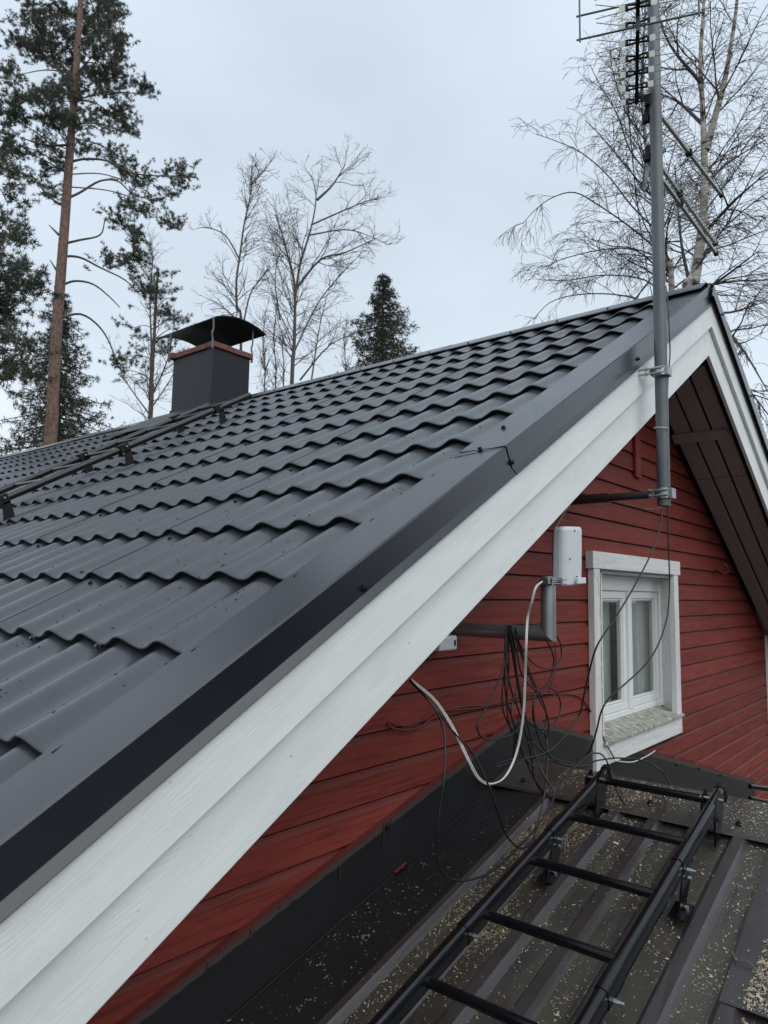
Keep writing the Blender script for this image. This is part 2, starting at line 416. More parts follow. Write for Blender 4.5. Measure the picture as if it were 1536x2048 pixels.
# ------------------------------------------------------------------ main house
house = thing('house', 'red timber house with new dark grey metal tile roof and white bargeboards', 'house', (0, 5, ZG))

# --- roof sheets
TW = 1.07284/6; CREST0 = 1.17675; AMP = .027; LOW = -.027; ST = .024; ROWL = .35; S0 = -4.55757
def wave(y):
    c = .5+.5*math.cos(2*math.pi*(y-CREST0)/TW)
    return LOW + AMP*(c**1.15)
def roof_h(s, y):
    t = ((s-S0)/ROWL) % 1.0
    return wave(y)+ST*(1-t)
def sheet(y0, y1, k0, k1, smax, per=12):
    mb = MB(); nc = max(3, int(round((y1-y0)/TW*per))); ys = [y0+(y1-y0)*i/nc for i in range(nc+1)]
    for k in range(k0, k1):
        sa = S0+k*ROWL; sb = min(sa+ROWL, smax)
        if sb <= sa: break
        rows = []
        # underside lip, folded edge, top surface
        prof = [(sa+.024, -.004, 0), (sa+.020, ST*.30, 0.0), (sa+.010, ST*.70, 1), (sa, ST*.76, 1), (sa+.0008, ST*.94, 1), (sa+.006, ST*1.0, 1), (sa+.03, ST*.93, 1), (sa+.13, ST*(1-.13/ROWL), 1), (sa+.25, ST*(1-.25/ROWL), 1), (sb+.026, ST*(1-(sb-sa+.026)/ROWL), 1)]
        b = len(mb.v)
        for (s, dh, _) in prof:
            for y in ys: mb.v.append((s, y, wave(y)+dh))
        for r in range(len(prof)-1):
            for c in range(nc):
                a = b+r*(nc+1)+c; mb.f.append((a, a+nc+1, a+nc+2, a+1)); mb.sm.append(r > 1)
    return mb.mesh('roof_sheet')
K0, K1, SMAX = -5, 13, -.03
put('roof_sheet', sheet(.165, CREST0, K0, K1, SMAX), m_tile, house, MAT_L)
me = sheet(CREST0, CREST0+6*TW, K0, K1, SMAX)
YB = CREST0
nsheet = 13
for j in range(nsheet):
    put('roof_sheet', me, m_tile, house, Matrix.Translation((0, 6*TW*j, 0)) @ MAT_L @ Matrix.Translation((0, 0, .0012*(j % 2))))
YEND = CREST0+6*TW*nsheet
# sheet side-lap lines: a thin standing edge on each seam
for j in range(nsheet):
    mb = MB(); y = CREST0+6*TW*j-.012
    for k in range(K0, K1):
        sa = S0+k*ROWL; sb = min(sa+ROWL, SMAX)
        if sb <= sa: break
        h0, h1 = wave(y)+ST, wave(y)+.001
        mb.add([(sa, y, h0+.0005), (sb, y, h1+.0005), (sb, y, h1+.0028), (sa, y, h0+.0028), (sa, y+.004, h0+.0028), (sb, y+.004, h1+.0028)], [(0, 1, 2, 3), (3, 2, 5, 4)])
    put('sheet_lap', mb, m_tile, house, MAT_L)
# roof structure under the sheets
mb = MB(); mb.poly([(S0+K0*ROWL+.03, .03, -.03), (-.02, .03, -.03), (-.02, YEND, -.03), (S0+K0*ROWL+.03, YEND, -.03)], .12, (0, 0, 1))
put('roof_deck', mb, m_soffit, house, MAT_L)
mb = MB(); mb.poly([(-4.7, -.03, -.03), (-4.7, -YEND, -.03), (-.02, -YEND, -.03), (-.02, -.03, -.03)][::-1], .12, (0, 0, 1))
put('roof_deck', fixn(mb), m_tile, house, MAT_R)

# --- screws
def screw_mesh(r=.0065, h=.006):
    mb = MB(); mb.tube([(0, 0, 0), (0, 0, .002)], r*1.5, 12, smooth=False); mb.tube([(0, 0, .002), (0, 0, .002+h)], r, 6, smooth=False); mb.tube([(0, 0, .002+h), (0, 0, .003+h)], r*.8, 6, smooth=False); return mb.mesh('screw')
sc = screw_mesh()
def screw(p, nrm, parent=house, mt=None, me=None, s=1):
    q = Vector(nrm).to_track_quat('Z', 'Y').to_matrix().to_4x4()
    return put('screw', me or sc, mt or m_verge, parent, Matrix.Translation(p) @ q @ Matrix.Scale(s, 4))
for j in range(0, 6):
    for k in range(-1, 12):
        y = CREST0+6*TW*j-.03; s = S0+k*ROWL-.028
        if s < -.3: screw(RL(s, y, roof_h(s, y)), NL*.8-UL*.5)
for (x, y) in [(448/1, 1138), (164, 1150), (1160, 0), (197, 1298), (66, 1282)]:
    if y > 10:
        p = on_plane((x, y-4), NL, 0.0); screw(p, NL*.8-UL*.5, s=1.1)

# --- verge flashing (left gable slope), two lengths overlapping
def verge(S_a, S_b, lift, name='verge_flashing', M=MAT_L, sgn=1):
    t = .0012
    # profile (y, n): inner hem down, top, fold, face, flared lip
    pr = [(.190, -.012), (.188, 0.0), (.006, 0.0015), (0, -.003), (-.001, -.080), (-.013, -.101), (-.011, -.104), (.004, -.083), (.004, -.006), (.008, -.003), (.186, -.0025), (.188, -.012)]
    pr = [((p[0]*1-(lift if p[0] < .05 else 0))*sgn, p[1]+(lift if p[1] > -.05 else 0)) for p in pr]
    mb = MB(); mb.sweep(pr, (S_a, 0, 0), (S_b, 0, 0), (0, 1, 0), (0, 0, 1))
    return put(name, fixn(mb), m_verge, house, M)
sj = (on_plane((1008, 894), NL, 0)).dot(UL)
v1 = verge(S0+K0*ROWL-.02, sj+.1, 0.0)
# upper length with a slanted end, laid over the lower one
verge(sj+.0, -.005, .0025)
sliv = MB()
a = RL(sj+.004, .003, .0045); sliv.poly([RL(sj+.001, .0, .0052), RL(sj+.001+.001, .0, .0052), RL(sj-.030, .188, .0052), RL(sj-.044, .188, .0052)][::-1], .001, NL)
put('flashing_tongue', fixn(sliv), m_verge, house)
mb = MB(); mb.add([RL(sj-.0006, -.0031, .0), RL(sj+.0006, -.0031, .0), RL(sj+.0006, -.0036, -.080), RL(sj-.0006, -.0036, -.080)], [(0, 1, 2, 3)]); 
put('joint_gap', mb, m_blackm, house)
# right gable slope verge
verge(-4.75, -.005, 0.018, M=MAT_R, sgn=-1)
for (x, y) in [(1007, 854), (960, 897), (1424, 578)]: screw(on_plane((x, y+2), NL, .003), NL, s=1.15)
for (x, y) in [(1024, 925), (730, 1176), (1276, 718), (1428, 592)]: screw(on_y(x, y, -.004), (0, -1, .0), s=1.15)
for q in (-.22, -1.0, -1.8): screw(RR_(q, -.021, -.03), (0, -1, 0))

# --- ridge cap
def capsec(y0, y1, lift):
    pr = [(-.155, -.063), (-.150, -.054), (-.02, .024), (0, .031), (.02, .024), (.150, -.054), (.155, -.063), (.149, -.060), (.02, .020), (0, .027), (-.02, .020), (-.149, -.060)]
    mb = MB(); mb.sweep([(p[0], p[1]+lift) for p in pr], (0, y0, 0), (0, y1, 0), (1, 0, 0), (0, 0, 1)); put('ridge_cap', fixn(mb), m_verge, house)
y = .10
yk = [.02, 1.95, 3.9, 5.85, 7.8, 9.7, 11.6, 13.5, YEND]
for i in range(len(yk)-1): capsec(yk[i], yk[i+1]+.08, .002*(i % 2))
y = .25
while y < 7.5:
    screw(Vector((-.12, y, -.037)), NL); y += .37

# --- bargeboards (local x runs up the slope, so the grain follows each board)
def barge(s0, s1, h0, h1, y0, y1, M, cut=True, sgn=1):
    mb = MB()
    # plumb cut at the ridge: at height h the board ends where x==0
    def se(h): return h*SN/CS if cut else s1
    pts = [(s0, h0), (se(h0), h0), (se(h1), h1), (s0, h1)]
    V = [(p[0], y0*sgn, p[1]) for p in pts]+[(p[0], y1*sgn, p[1]) for p in pts]
    mb.add(V, [(0, 1, 2, 3), (7, 6, 5, 4), (0, 4, 5, 1), (1, 5, 6, 2), (2, 6, 7, 3), (3, 7, 4, 0)])
    return put('bargeboard', bevelled(mb, .0022, 2), m_white, house, M)
SB = S0+K0*ROWL-.01
barge(SB, 0, -.229, -.055, .000, .021, MAT_L)
barge(SB, 0, -.388, -.205, .0225, .045, MAT_L)
barge(-4.75, 0, -.229, -.055, .000, .021, MAT_R, sgn=-1)
barge(-4.75, 0, -.388, -.205, .0225, .045, MAT_R, sgn=-1)
# nail heads
mb = MB()
for (x, y) in [(265, 1757), (278, 1820), (293, 1876), (555, 1480), (583, 1512), (597, 1550), (741, 1302), (819, 1285), (1012, 963), (1087, 968), (881, 1163), (1002, 1048), (1063, 1058), (955, 1040), (1153, 905), (342, 1563), (383, 1670)]:
    p = on_plane((x, y), (0, 1, 0), 0.0); h = p.dot(NL); Y = -.001 if h > -.2 else .0215
    p = on_y(x, y, Y); mb.tube([p+Vector((0, .001, 0)), p], .0035, 8)
put('nail_heads', mb, m_trim, house, kind='stuff')

# --- soffit boards
for side, M, s_lo in (('l', MAT_L, SB), ('r', MAT_R, -4.7)):
    sg = 1 if side == 'l' else -1
    yy = [.085, .205, .335, .465]
    for i in range(3):
        mb = MB(); a, b = yy[i]+.006, yy[i+1]-.010
        top = -.335
        seg = [(s_lo, -1.52), (-1.515, -.35)] if i != 1 else [(s_lo, -1.52), (-1.515, -.35)]
        for (q0, q1) in seg[:]:
            mb = MB(); mb.box((q0, a*sg, top), (q1-.003, b*sg, top+.018), .002); put('soffit_board', fixn(mb), m_soffit, house, M)
    mb = MB(); mb.box((s_lo, .05*sg, -.20), (-.22, .52*sg, -.19)); put('soffit_backing', mb, m_blackm, house, M)
# cross batten nailed under the right soffit
bt = [on_plane((x, y), NR, -.337) for (x, y) in [(1345, 868), (1468, 848), (1475, 868), (1355, 890)]]
mb = MB(); cen = bt[0].dot(UR); mb.box((-1.03, -.475, -.358), (-.94, -.10, -.336), .002)
bs0 = on_plane((1410, 872), NR, -.347).dot(UR)
put('cross_batten', fixn(mb), m_soffit, house, MAT_R @ Matrix.Translation((bs0+.985, 0, 0)))

# --- siding
WX0, WX1, WZ0, WZ1 = -.60, .775, -2.90, -1.80      # hole in the wall
PITCH = .1188; Z0 = -1.978
XRW, XLW = 3.47, -4.9
def gx_(z): return (-.325-CS*z)/SN      # half width of gable at height z
k = -30
kmin = -30
for k in range(kmin, 13):
    zb = Z0+PITCH*k; zt = zb+PITCH
    if zb > -.36: break
    def prof_x(z, side):
        w = gx_(z)+.015
        return min(w, XRW) if side > 0 else -min(w, -XLW)
    spans = [(None, None)]
    if zt > WZ0 and zb < WZ1: spans = [(None, WX0), (WX1, None)]
    for (a, b) in spans:
        mb = MB()
        # board: front face from zb+.004, rebated bevel at top 18 mm, shadow gap under next
        pts = [(zb+.0045, .0), (zb+.007, -.0025), (zt-.024, -.0025), (zt-.010, .006), (zt-.002, .0075), (zt-.002, .018), (zt+.003, .018), (zt+.003, .024), (zb+.0045, .024)]
        vs = []
        cx = (0 if (a is None and b is None) else ((prof_x(zb, -1)+b)/2 if a is None else (a+prof_x(zb, 1))/2))
        if a is None and prof_x(zb, -1) > b-.02 if b is not None else False: continue
        for sd in (-1, 1):
            for (z, y) in pts:
                x = (prof_x(z, -1) if a is None else a) if sd < 0 else (prof_x(z, 1) if b is None else b)
                vs.append((x-cx, y, z-zb))
        n = len(pts)
        mb.add(vs, [(i, (i+1) % n, (i+1) % n+n, i+n) for i in range(n)]+[tuple(range(n)), tuple(range(2*n-1, n-1, -1))])
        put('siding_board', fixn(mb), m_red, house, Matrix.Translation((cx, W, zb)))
mb = MB()
mb.add([(XLW, W+.026, ZG), (XRW, W+.026, ZG), (XRW, W+.026, -2.2), (.2, W+.026, -.4), (-.2, W+.026, -.4), (XLW, W+.026, -3.1)], [(0, 1, 2, 3, 4, 5)])
# backing with window hole: build as four quads instead
mb = MB()
Yb = W+.026
mb.add([(XLW, Yb, ZG), (WX0, Yb, ZG), (WX0, Yb, -.62), (XLW, Yb, -3.05)], [(0, 1, 2, 3)])
mb.add([(WX1, Yb, ZG), (XRW, Yb, ZG), (XRW, Yb, -2.25), (WX1, Yb, -.72)], [(0, 1, 2, 3)])
mb.add([(WX0, Yb, ZG), (WX1, Yb, ZG), (WX1, Yb, WZ0), (WX0, Yb, WZ0)], [(0, 1, 2, 3)])
mb.add([(WX0, Yb, WZ1), (WX1, Yb, WZ1), (WX1, Yb, -.75), (0, Yb, -.38), (WX0, Yb, -.62)], [(0, 1, 2, 3, 4)])
mb.add([(XRW, Yb, ZG), (XRW, YEND, ZG), (XRW, YEND, -2.25), (XRW, Yb, -2.25)], [(0, 1, 2, 3)])
mb.add([(XLW, Yb, ZG), (XLW, YEND, ZG), (XLW, YEND, -3.05), (XLW, Yb, -3.05)], [(0, 1, 2, 3)])
put('wall_backing', mb, m_red, house)
mb = MB(); mb.box((XRW-.06, W-.024, ZG), (XRW+.01, W-.002, -2.32), .003); put('corner_board', fixn(mb), m_trim, house)
# short vertical batten near the apex
p0 = on_y(1270, 878, W-.02); p1 = on_y(1285, 958, W-.02)
mb = MB(); mb.box((p0.x, W-.026, p1.z), (p0.x+.085, W-.004, p0.z+.12), .003); put('wall_batten', fixn(mb), m_red, house)

# --- window: deep reveal, trim boards, frame, two sashes
win = MB()
YF = W+.12
cxw, czw = (WX0+WX1)/2, (WZ0+WZ1)/2
win.box((WX0, W-.004, WZ1-.018), (WX1, YF+.06, WZ1)); win.box((WX0, W-.004, WZ0), (WX0+.018, YF+.06, WZ1-.019)); win.box((WX1-.018, W-.004, WZ0), (WX1, YF+.06, WZ1-.019))
wobj = put('window', bevelled(win, .0015, 1), m_trim, house)
def trim(a, b, name='trim_board', vertical=False):
    a, b = Vector(a), Vector(b); c = (a+b)/2; d = b-a
    mb = MB(); 
    if vertical:   # local x = world z
        mb.box((-d.z/2, -d.y/2, -d.x/2), (d.z/2, d.y/2, d.x/2), .003)
        M = Matrix.Translation(c) @ Matrix(((0, 0, 1, 0), (0, 1, 0, 0), (1, 0, 0, 0), (0, 0, 0, 1)))
    else:
        mb.box(-d/2, d/2, .003); M = Matrix.Translation(c)
    return put(name, fixn(mb), m_trim, wobj, M)
TY0, TY1 = W-.048, W-.024+.02
tl = on_y(1186, 1103, TY0); tr = on_y(1358, 1122, TY0); bl = on_y(1213, 1540, TY0); br = on_y(1366, 1465, TY0)
tb = on_y(1188, 1133, TY0)
XL_, XR_ = tl.x+.02, br.x+.0
ZT, ZTB, ZB_ = (tl.z+tr.z)/2, (tl.z+tr.z)/2-.098, (bl.z+br.z)/2
trim((tl.x, TY0, ZTB), (tr.x+.02, TY1, ZT))
trim((XL_, TY0+.004, ZB_), (XL_+.082, TY1, ZTB-.001), vertical=True)
trim((XR_-.085, TY0+.004, ZB_+.13), (XR_, TY1, ZTB-.001), vertical=True)
trim((XL_+.083, TY0+.003, ZB_+.01), (XR_, TY1, ZB_+.125))
# sloping mossy sill
zs = ZB_+.14
mb = MB(); mb.add([(XL_+.083, TY0-.015, zs-.018), (XR_+.004, TY0-.015, zs-.018), (XR_+.004, TY0-.015, zs), (XL_+.083, TY0-.015, zs), (XL_+.083, YF, zs+.045), (XR_-.04, YF, zs+.045), (XR_-.04, YF, zs+.01), (XL_+.083, YF, zs+.01)],
              [(0, 1, 2, 3), (3, 2, 5, 4), (0, 3, 4, 7), (1, 6, 5, 2), (0, 7, 6, 1), (4, 5, 6, 7)])
put('sill', bevelled(mb, .003, 2), m_sill, wobj)
# outer frame
FX0, FX1, FZ0, FZ1 = WX0+.018, WX1-.018, zs+.03, WZ1-.018
def bars(x0, x1, z0, z1, w, y0, y1, name='frame', wb=None, wt=None):
    mb = MB(); wb = wb or w; wt = wt or w
    mb.box((x0, y0, z0), (x1, y1, z0+wb), .004); mb.box((x0, y0, z1-wt), (x1, y1, z1), .004)
    mb.box((x0, y0+.0005, z0+wb), (x0+w, y1-.0005, z1-wt), .004); mb.box((x1-w, y0+.0005, z0+wb), (x1, y1-.0005, z1-wt), .004)
    return put(name, fixn(mb), m_frame, wobj)
bars(FX0, FX1, FZ0, FZ1, .045, YF-.008, YF+.06, wt=.10)
xm = on_y(1258, 1300, YF).x
mb = MB(); mb.box((xm-.028, YF-.014, FZ0+.046), (xm+.028, YF+.055, FZ1-.101), .006); put('mullion', fixn(mb), m_frame, wobj)
for (a, b) in ((FX0+.047, xm-.030), (xm+.030, FX1-.047)):
    bars(a, b, FZ0+.047, FZ1-.102, .048, YF+.004, YF+.052, 'sash')
    bars(a+.05, b-.05, FZ0+.097, FZ1-.152, .012, YF+.012, YF+.05, 'glazing_bead')
    mb = MB(); mb.box((a+.045, YF+.026, FZ0+.09), (b-.045, YF+.030, FZ1-.147)); put('pane', mb, m_glass, wobj)
# curtains and room behind
def curtain(x0, x1, y):
    mb = MB(); n = 40
    for i in range(n+1):
        x = x0+(x1-x0)*i/n; yy = y+.014*math.sin(i*1.1)+.008*math.sin(i*2.7)
        mb.v += [(x, yy, FZ0-.1), (x, yy, FZ1+.05)]
    for i in range(n): mb.f.append((2*i, 2*i+2, 2*i+3, 2*i+1)); mb.sm.append(True)
    put('curtain', mb, m_curtain, wobj)
curtain(xm+.14, WX1+.1, YF+.085)
curtain(WX0-.1, xm-.06, YF+.12)
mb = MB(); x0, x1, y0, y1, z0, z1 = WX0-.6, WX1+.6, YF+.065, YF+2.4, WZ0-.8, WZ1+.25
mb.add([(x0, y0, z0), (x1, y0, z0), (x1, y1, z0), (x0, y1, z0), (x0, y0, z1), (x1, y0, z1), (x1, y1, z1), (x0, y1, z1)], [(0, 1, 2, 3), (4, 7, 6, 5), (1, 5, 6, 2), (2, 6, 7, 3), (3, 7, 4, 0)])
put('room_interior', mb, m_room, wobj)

# --- chimney
pc = on_plane((421, 806), NL, .03)
cx0, cy0 = pc.x, pc.y
cx1 = on_y(498, 770, cy0).x; cy1 = on_x(345, 760, cx0).y
ztop = on_y(425, 694, cy0).z
mb = MB(); mb.box((cx0, cy0, -.45), (cx1, cy1, ztop))
chim = put('chimney', bevelled(mb, .004, 1), m_chim, house)
chim['label'] = 'dark sheet clad chimney stack with brick collar'
# bent flashing band round the foot
mb = MB(); e_ = .020
def foot(x, up): return (x*math.tan(RP) if x < 0 else -x*math.tan(RP))+up
za, zb_ = foot(cx0, .17), foot(cx1, .17)
mb.add([(cx0-e_, cy1, -.4), (cx0-e_, cy0-e_, -.4), (cx0-e_, cy0-e_, za), (cx0-e_, cy1, za), (cx0-.001, cy1, za+.012), (cx0-.001, cy0-.001, za+.012)], [(0, 1, 2, 3), (3, 2, 5, 4)])
zm = .20
mb.add([(cx0-e_, cy0-e_, -.4), (cx1, cy0-e_, -.4), (cx1, cy0-e_, foot(cx1, .17)), (.06, cy0-e_, zm), (cx0-e_, cy0-e_, za), (cx1, cy0-.001, foot(cx1, .185)), (.06, cy0-.001, zm+.015), (cx0-.001, cy0-.001, za+.012)], [(0, 1, 2, 3, 4), (4, 3, 6, 7), (3, 2, 5, 6)])
put('foot_flashing', mb, m_chim, chim)
mb = MB(); mb.poly([RL(-.72, cy0-.32, .045), RL(-.02, cy0-.32, .045), RL(-.02, cy1+.15, .045), RL(-.72, cy1+.15, .045)], .006, NL); put('apron_flashing', fixn(mb), m_chim, chim)
# bricks: one course, slightly overhanging
bh = .062; o = .028; bl_ = .25
def brick(x0, y0, x1, y1, dz=0):
    mb = MB(); mb.box((x0, y0, ztop+dz), (x1, y1, ztop+bh+dz), 0); put('brick', bevelled(mb, .004, 1), m_brick, chim)
ny = 3; wy = (cy1-cy0+2*o-.12)/ny
for i in range(ny):
    y = cy0-o+.125+i*wy; brick(cx0-o, y+.005, cx0-o+.12, y+wy-.005); brick(cx1+o-.12, y+.005, cx1+o, y+wy-.005)
nx = 2; wx = (cx1-cx0+2*o)/nx
for i in range(nx):
    x = cx0-o+i*wx; brick(x+.004, cy0-o-.002, x+wx-.004, cy0-o+.118, .004*(i == 0)); brick(x+.004, cy1+o-.118, x+wx-.004, cy1+o+.002)
brick(cx0-o-.015, cy1-.05, cx0-o+.1, cy1+o+.03, .012)
mb = MB(); mb.box((cx0+.005, cy0+.005, ztop), (cx1-.005, cy1-.005, ztop+bh-.012)); put('mortar_bed', mb, m_mortar, chim)
# curved rain cap: vaulted sheet, axis along y
capL = on_y(316, 678, cy0+.4); 
hx = .36; ccx = .44; ya, yb = 5.18, 6.33
zc = 1.145
def cap(t): return ccx+hx*t, zc-.075*t*t
mb = MB(); n = 20
for side, off in ((0, .0), (1, -.014)):
    for i in range(n+1):
        x, z = cap(-1+2*i/n); mb.v += [(x, ya, z+off), (x, yb, z+off)]
B = 2*(n+1)
for i in range(n):
    a = 2*i; mb.f += [(a, a+2, a+3, a+1), (B+a, B+a+1, B+a+3, B+a+2), (a, B+a, B+a+2, a+2), (a+1, a+3, B+a+3, B+a+1)]; mb.sm += [True, True, False, False]
mb.f += [(0, 1, B+1, B), (2*n, B+2*n, B+2*n+1, 2*n+1)]; mb.sm += [False, False]
put('rain_cap', mb, m_blackm, chim)
for (x, y) in ((cx0-o-.008, cy0-o-.01), (cx1+o+.008, cy0-o+.04), (cx0-o-.012, cy1+o), (cx1+o, cy1+o)):
    t = max(-1, min(1, (x-ccx)/hx)); zz = cap(t)[1]-.01
    mb = MB(); mb.tube(crom([(x, y, ztop-.02), (x, y, ztop+bh+.02), (x-.012, y, ztop+bh+.08), (x+.004, y, ztop+bh+.14), (x, y, zz)], 4), .010, 6); mb.box((x-.014, y-.004, ztop-.03), (x+.014, y+.004, ztop+bh+.01))
    put('cap_strap', mb, m_mast, chim)

# ------------------------------------------------------------------ roof ladder by the chimney
rl = thing('roof_ladder', 'black metal roof ladder lying up the main roof slope towards the chimney', 'roof ladder', RL(-3, 3.3, 0))
hR = .13
pA = [on_plane(q, NL, hR) for q in ((0, 1001), (270, 884), (517, 786))]
yR = sum(p.y for p in pA)/3; sTop = pA[2].dot(UL)
pB = [on_plane(q, NL, hR) for q in ((0, 984), (211, 894), (394, 820))]
yL_ = sum(p.y for p in pB)/3
yL_ = max(yL_, yR+.33)
sT2 = pB[2].dot(UL)+.15
for (yy, st) in ((yR, sTop), (yL_, sTop)):
    mb = MB(); mb.tube([RL(-4.6, yy, hR), RL(st, yy, hR)], .024, 10); put('rail', mb, m_black, rl)
    s = -1.25
    while s > -4.4:
        mb = MB(); mb.poly([RL(s-.02, yy-.03, hR-.02), RL(s+.03, yy-.03, hR-.02), RL(s+.015, yy-.03, .01), RL(s-.06, yy-.03, .01)], .008, (0, -1, 0)); mb.sweep([(-.045, -.03), (.03, -.03), (.03, .03), (-.045, .03)], RL(s-.0, yy, hR-.03), RL(s-.0, yy, hR+.03), UL, (0, 1, 0))
        put('bracket', fixn(mb), m_blackm, rl)
        b = MB(); b.tube([RL(s, yy-.05, hR+.01), RL(s, yy+.05, hR+.01)], .007, 6); put('bolt', b, m_zinc, rl)
        s -= .92
s = sTop-.12
while s > -4.5:
    mb = MB(); mb.tube([RL(s, yR, hR), RL(s, yL_, hR)], .013, 8); put('rung', mb, m_black, rl); s -= .29
sweepm = None

# ------------------------------------------------------------------ lower roof (annex)
annex = thing('annex', 'low porch roof of old brown ribbed sheet metal strewn with sawdust below the gable window', 'porch', (XR, -1.2, ZG))
RIB = .148
ys0 = on_low(1000, 1945, .02).y          # light flank of one rib
def low_prof(y0, y1, off):
    """list of (y,h)"""
    pts = []; y = y0
    while y < y1-1e-6:
        pts += [(y, 0), (y+.012, 0)]
        pts += [(y+RIB*.50, 0), (y+RIB*.50+.018, .021), (y+RIB*.50+.052, .021), (y+RIB*.50+.072, .0)]; y += RIB
    pts.append((y1, 0)); return pts
def low_sheet(y0, nr, s_lo, s_hi, lift, ystart=None):
    mb = MB(); pts = low_prof(0, RIB*nr, 0)
    ns = 14
    ss = [s_lo+(s_hi-s_lo)*i/ns for i in range(ns+1)]
    r2 = random.Random(int(y0*100)+3)
    for s in ss:
        for (y, h) in pts: mb.v.append((s, y0+y, h+lift+r2.uniform(-.0008, .0008)))
    m_ = len(pts)
    for i in range(ns):
        for j in range(m_-1): a = i*m_+j; mb.f.append((a, a+m_, a+m_+1, a+1)); mb.sm.append(False)
    return mb
yB = on_low(1080, 1640).y
# rib flank reference: rib band spans y0+.5RIB .. ; light flank is the one towards -y at (y0+.5*RIB)
ybase = ys0-.5*RIB-4*RIB
S_LOW = -3.2
yov = on_low(1420, 1960).y               # dark line of the sheet overlap
put('ribbed_sheet', fixn(low_sheet(ybase, 7, S_LOW, -.02, 0.0)), m_low, annex, MAT_2)
put('ribbed_sheet', fixn(low_sheet(ybase-6*RIB-.001, 6, S_LOW, -.02, -.003)), m_low, annex, MAT_2)
put('ribbed_sheet', fixn(low_sheet(ybase-12*RIB-.002, 6, S_LOW, -.02, -.006)), m_low, annex, MAT_2)
# flat overlapping plate at lower right
c_ = on_low(1437, 2000, .026)
mb = MB(); s1 = low_s(c_)
mb.poly([(s1, c_.y, .024), (s1, c_.y-.9, .024), (-.25, c_.y-.9, .030), (-.25, c_.y+.02, .026)][::-1], .0015, (0, 0, 1)); put('cover_plate', fixn(mb), m_low, annex, MAT_2)
# other slope
mb = MB(); mb.add([(XR, W-.01, ZR), (XR, -2.2, ZR), (XR+3.9, -2.2, ZR-3.9*PL), (XR+3.9, W-.01, ZR-3.9*PL)], [(0, 1, 2, 3)]); put('ribbed_sheet', mb, m_low, annex)
# ridge cap
mb = MB(); d = .235
pr = [(-d, -d*PL+.022), (-d+.006, -d*PL+.032), (0, .038), (d, -d*PL+.032), (d, -d*PL+.024), (0, .034), (-d+.006, -d*PL+.028)]
mb.sweep(pr, (XR, -2.2, ZR), (XR, W-.012, ZR), (1, 0, 0), (0, 0, 1)); put('ridge_cap', fixn(mb), m_low, annex)
for (x, y) in [(1047, 1561), (1478, 1648), (1300, 1606)]: screw(on_low(x, y, .035), N2, annex, m_low, s=1.2)
# wall flashing: vertical leaves standing on the slopes
def wall_flash(x0, z0, x1, z1, y, hgt, name='wall_flashing'):
    L = math.hypot(x1-x0, z1-z0); ux = Vector(((x1-x0)/L, 0, (z1-z0)/L)); 
    mb = MB(); slope = (z1-z0)/(x1-x0)
    # local: x along the top hem, z perpendicular; hem at z=0
    uz = Vector((-ux.z, 0, ux.x)) if ux.x > 0 else Vector((ux.z, 0, -ux.x))
    M = Matrix(((ux.x, 0, uz.x, x0), (0, 1, 0, y), (ux.z, 0, uz.z, z0), (0, 0, 0, 1)))
    # hem flares out toward the viewer
    n = 1
    V = []
    for X in (0, L): V += [(X, .010, 0), (X, -.004, -.004), (X, -.002, -.03), (X, .0, -hgt)]
    mb.add(V, [(0, 1, 5, 4), (1, 2, 6, 5), (2, 3, 7, 6)])
    return put(name, fixn(mb), m_flash, annex, M)
TOPZ = ZR+.223
hL = .225*CL
xl = -4.9
wall_flash(xl, TOPZ+PL*(xl-XR), XR, TOPZ, W-.016, hL)
wall_flash(XR, TOPZ+.012, 2.75, TOPZ+.012-PL*(2.75-XR), W-.020, hL)
# base leaf on the roof along the wall
ye = on_low(985, 1693, .024).y
mb = MB(); mb.add([(S_LOW-.3, W-.02, .008), (-.2, W-.02, .008), (-.2, ye, .026), (S_LOW-.3, ye, .026), (-.2, ye, .014), (S_LOW-.3, ye, .014)], [(0, 3, 2, 1), (3, 5, 4, 2)]); put('base_flashing', fixn(mb), m_flash2, annex, MAT_2)
mb = MB(); mb.tube([LL(S_LOW, W-.020, .010), LL(-.01, W-.020, .010)], .0011, 5); put('fold_line', mb, m_brown, annex)
for (x, y) in [(1353, 1530), (1397, 1537), (1440, 1550), (1301, 1562)]: screw(on_y(x, y, W-.022), (0, -1, 0), annex, m_blackm, s=1.2)
for (x, y) in [(776, 1653)]: screw(on_y(x, y, W-.022), (0, -1, 0), annex, m_blackm, s=1.3)
# red paint drips down the flashing
m_drip = mat('red_paint_drips', (.13, .025, .02), .5)
mb = MB()
for (x, y, L) in [(768, 1648, 48), (783, 1640, 18), (680, 1730, 36), (634, 1748, 10), (503, 1858, 22), (438, 1902, 8), (415, 1925, 16), (560, 1812, 6), (300, 2010, 8)]:
    a = on_y(x, y, W-.021); b = on_y(x-1, y+L, W-.020); mb.tube([a, (a+b)/2, b], .0022, 5, .0014)
put('paint_drips', mb, m_drip, annex, kind='stuff')
mb = MB()
for (x, y, r) in [(800, 1733, .018), (792, 1741, .013), (809, 1727, .01), (1072, 1535, .012), (1063, 1542, .008)]:
    p = on_low(x, y, .0145 if x < 1000 else .036); mb.tube([p, p+N2*.001], r, 9)
put('paint_spots', mb, m_drip, annex, kind='stuff')
# walls of the annex below the roof
mb = MB(); mb.box((XR-3.0, -2.0, ZG), (XR+3.4, W-.03, ZR-.95)); put('wall', mb, m_red, annex)

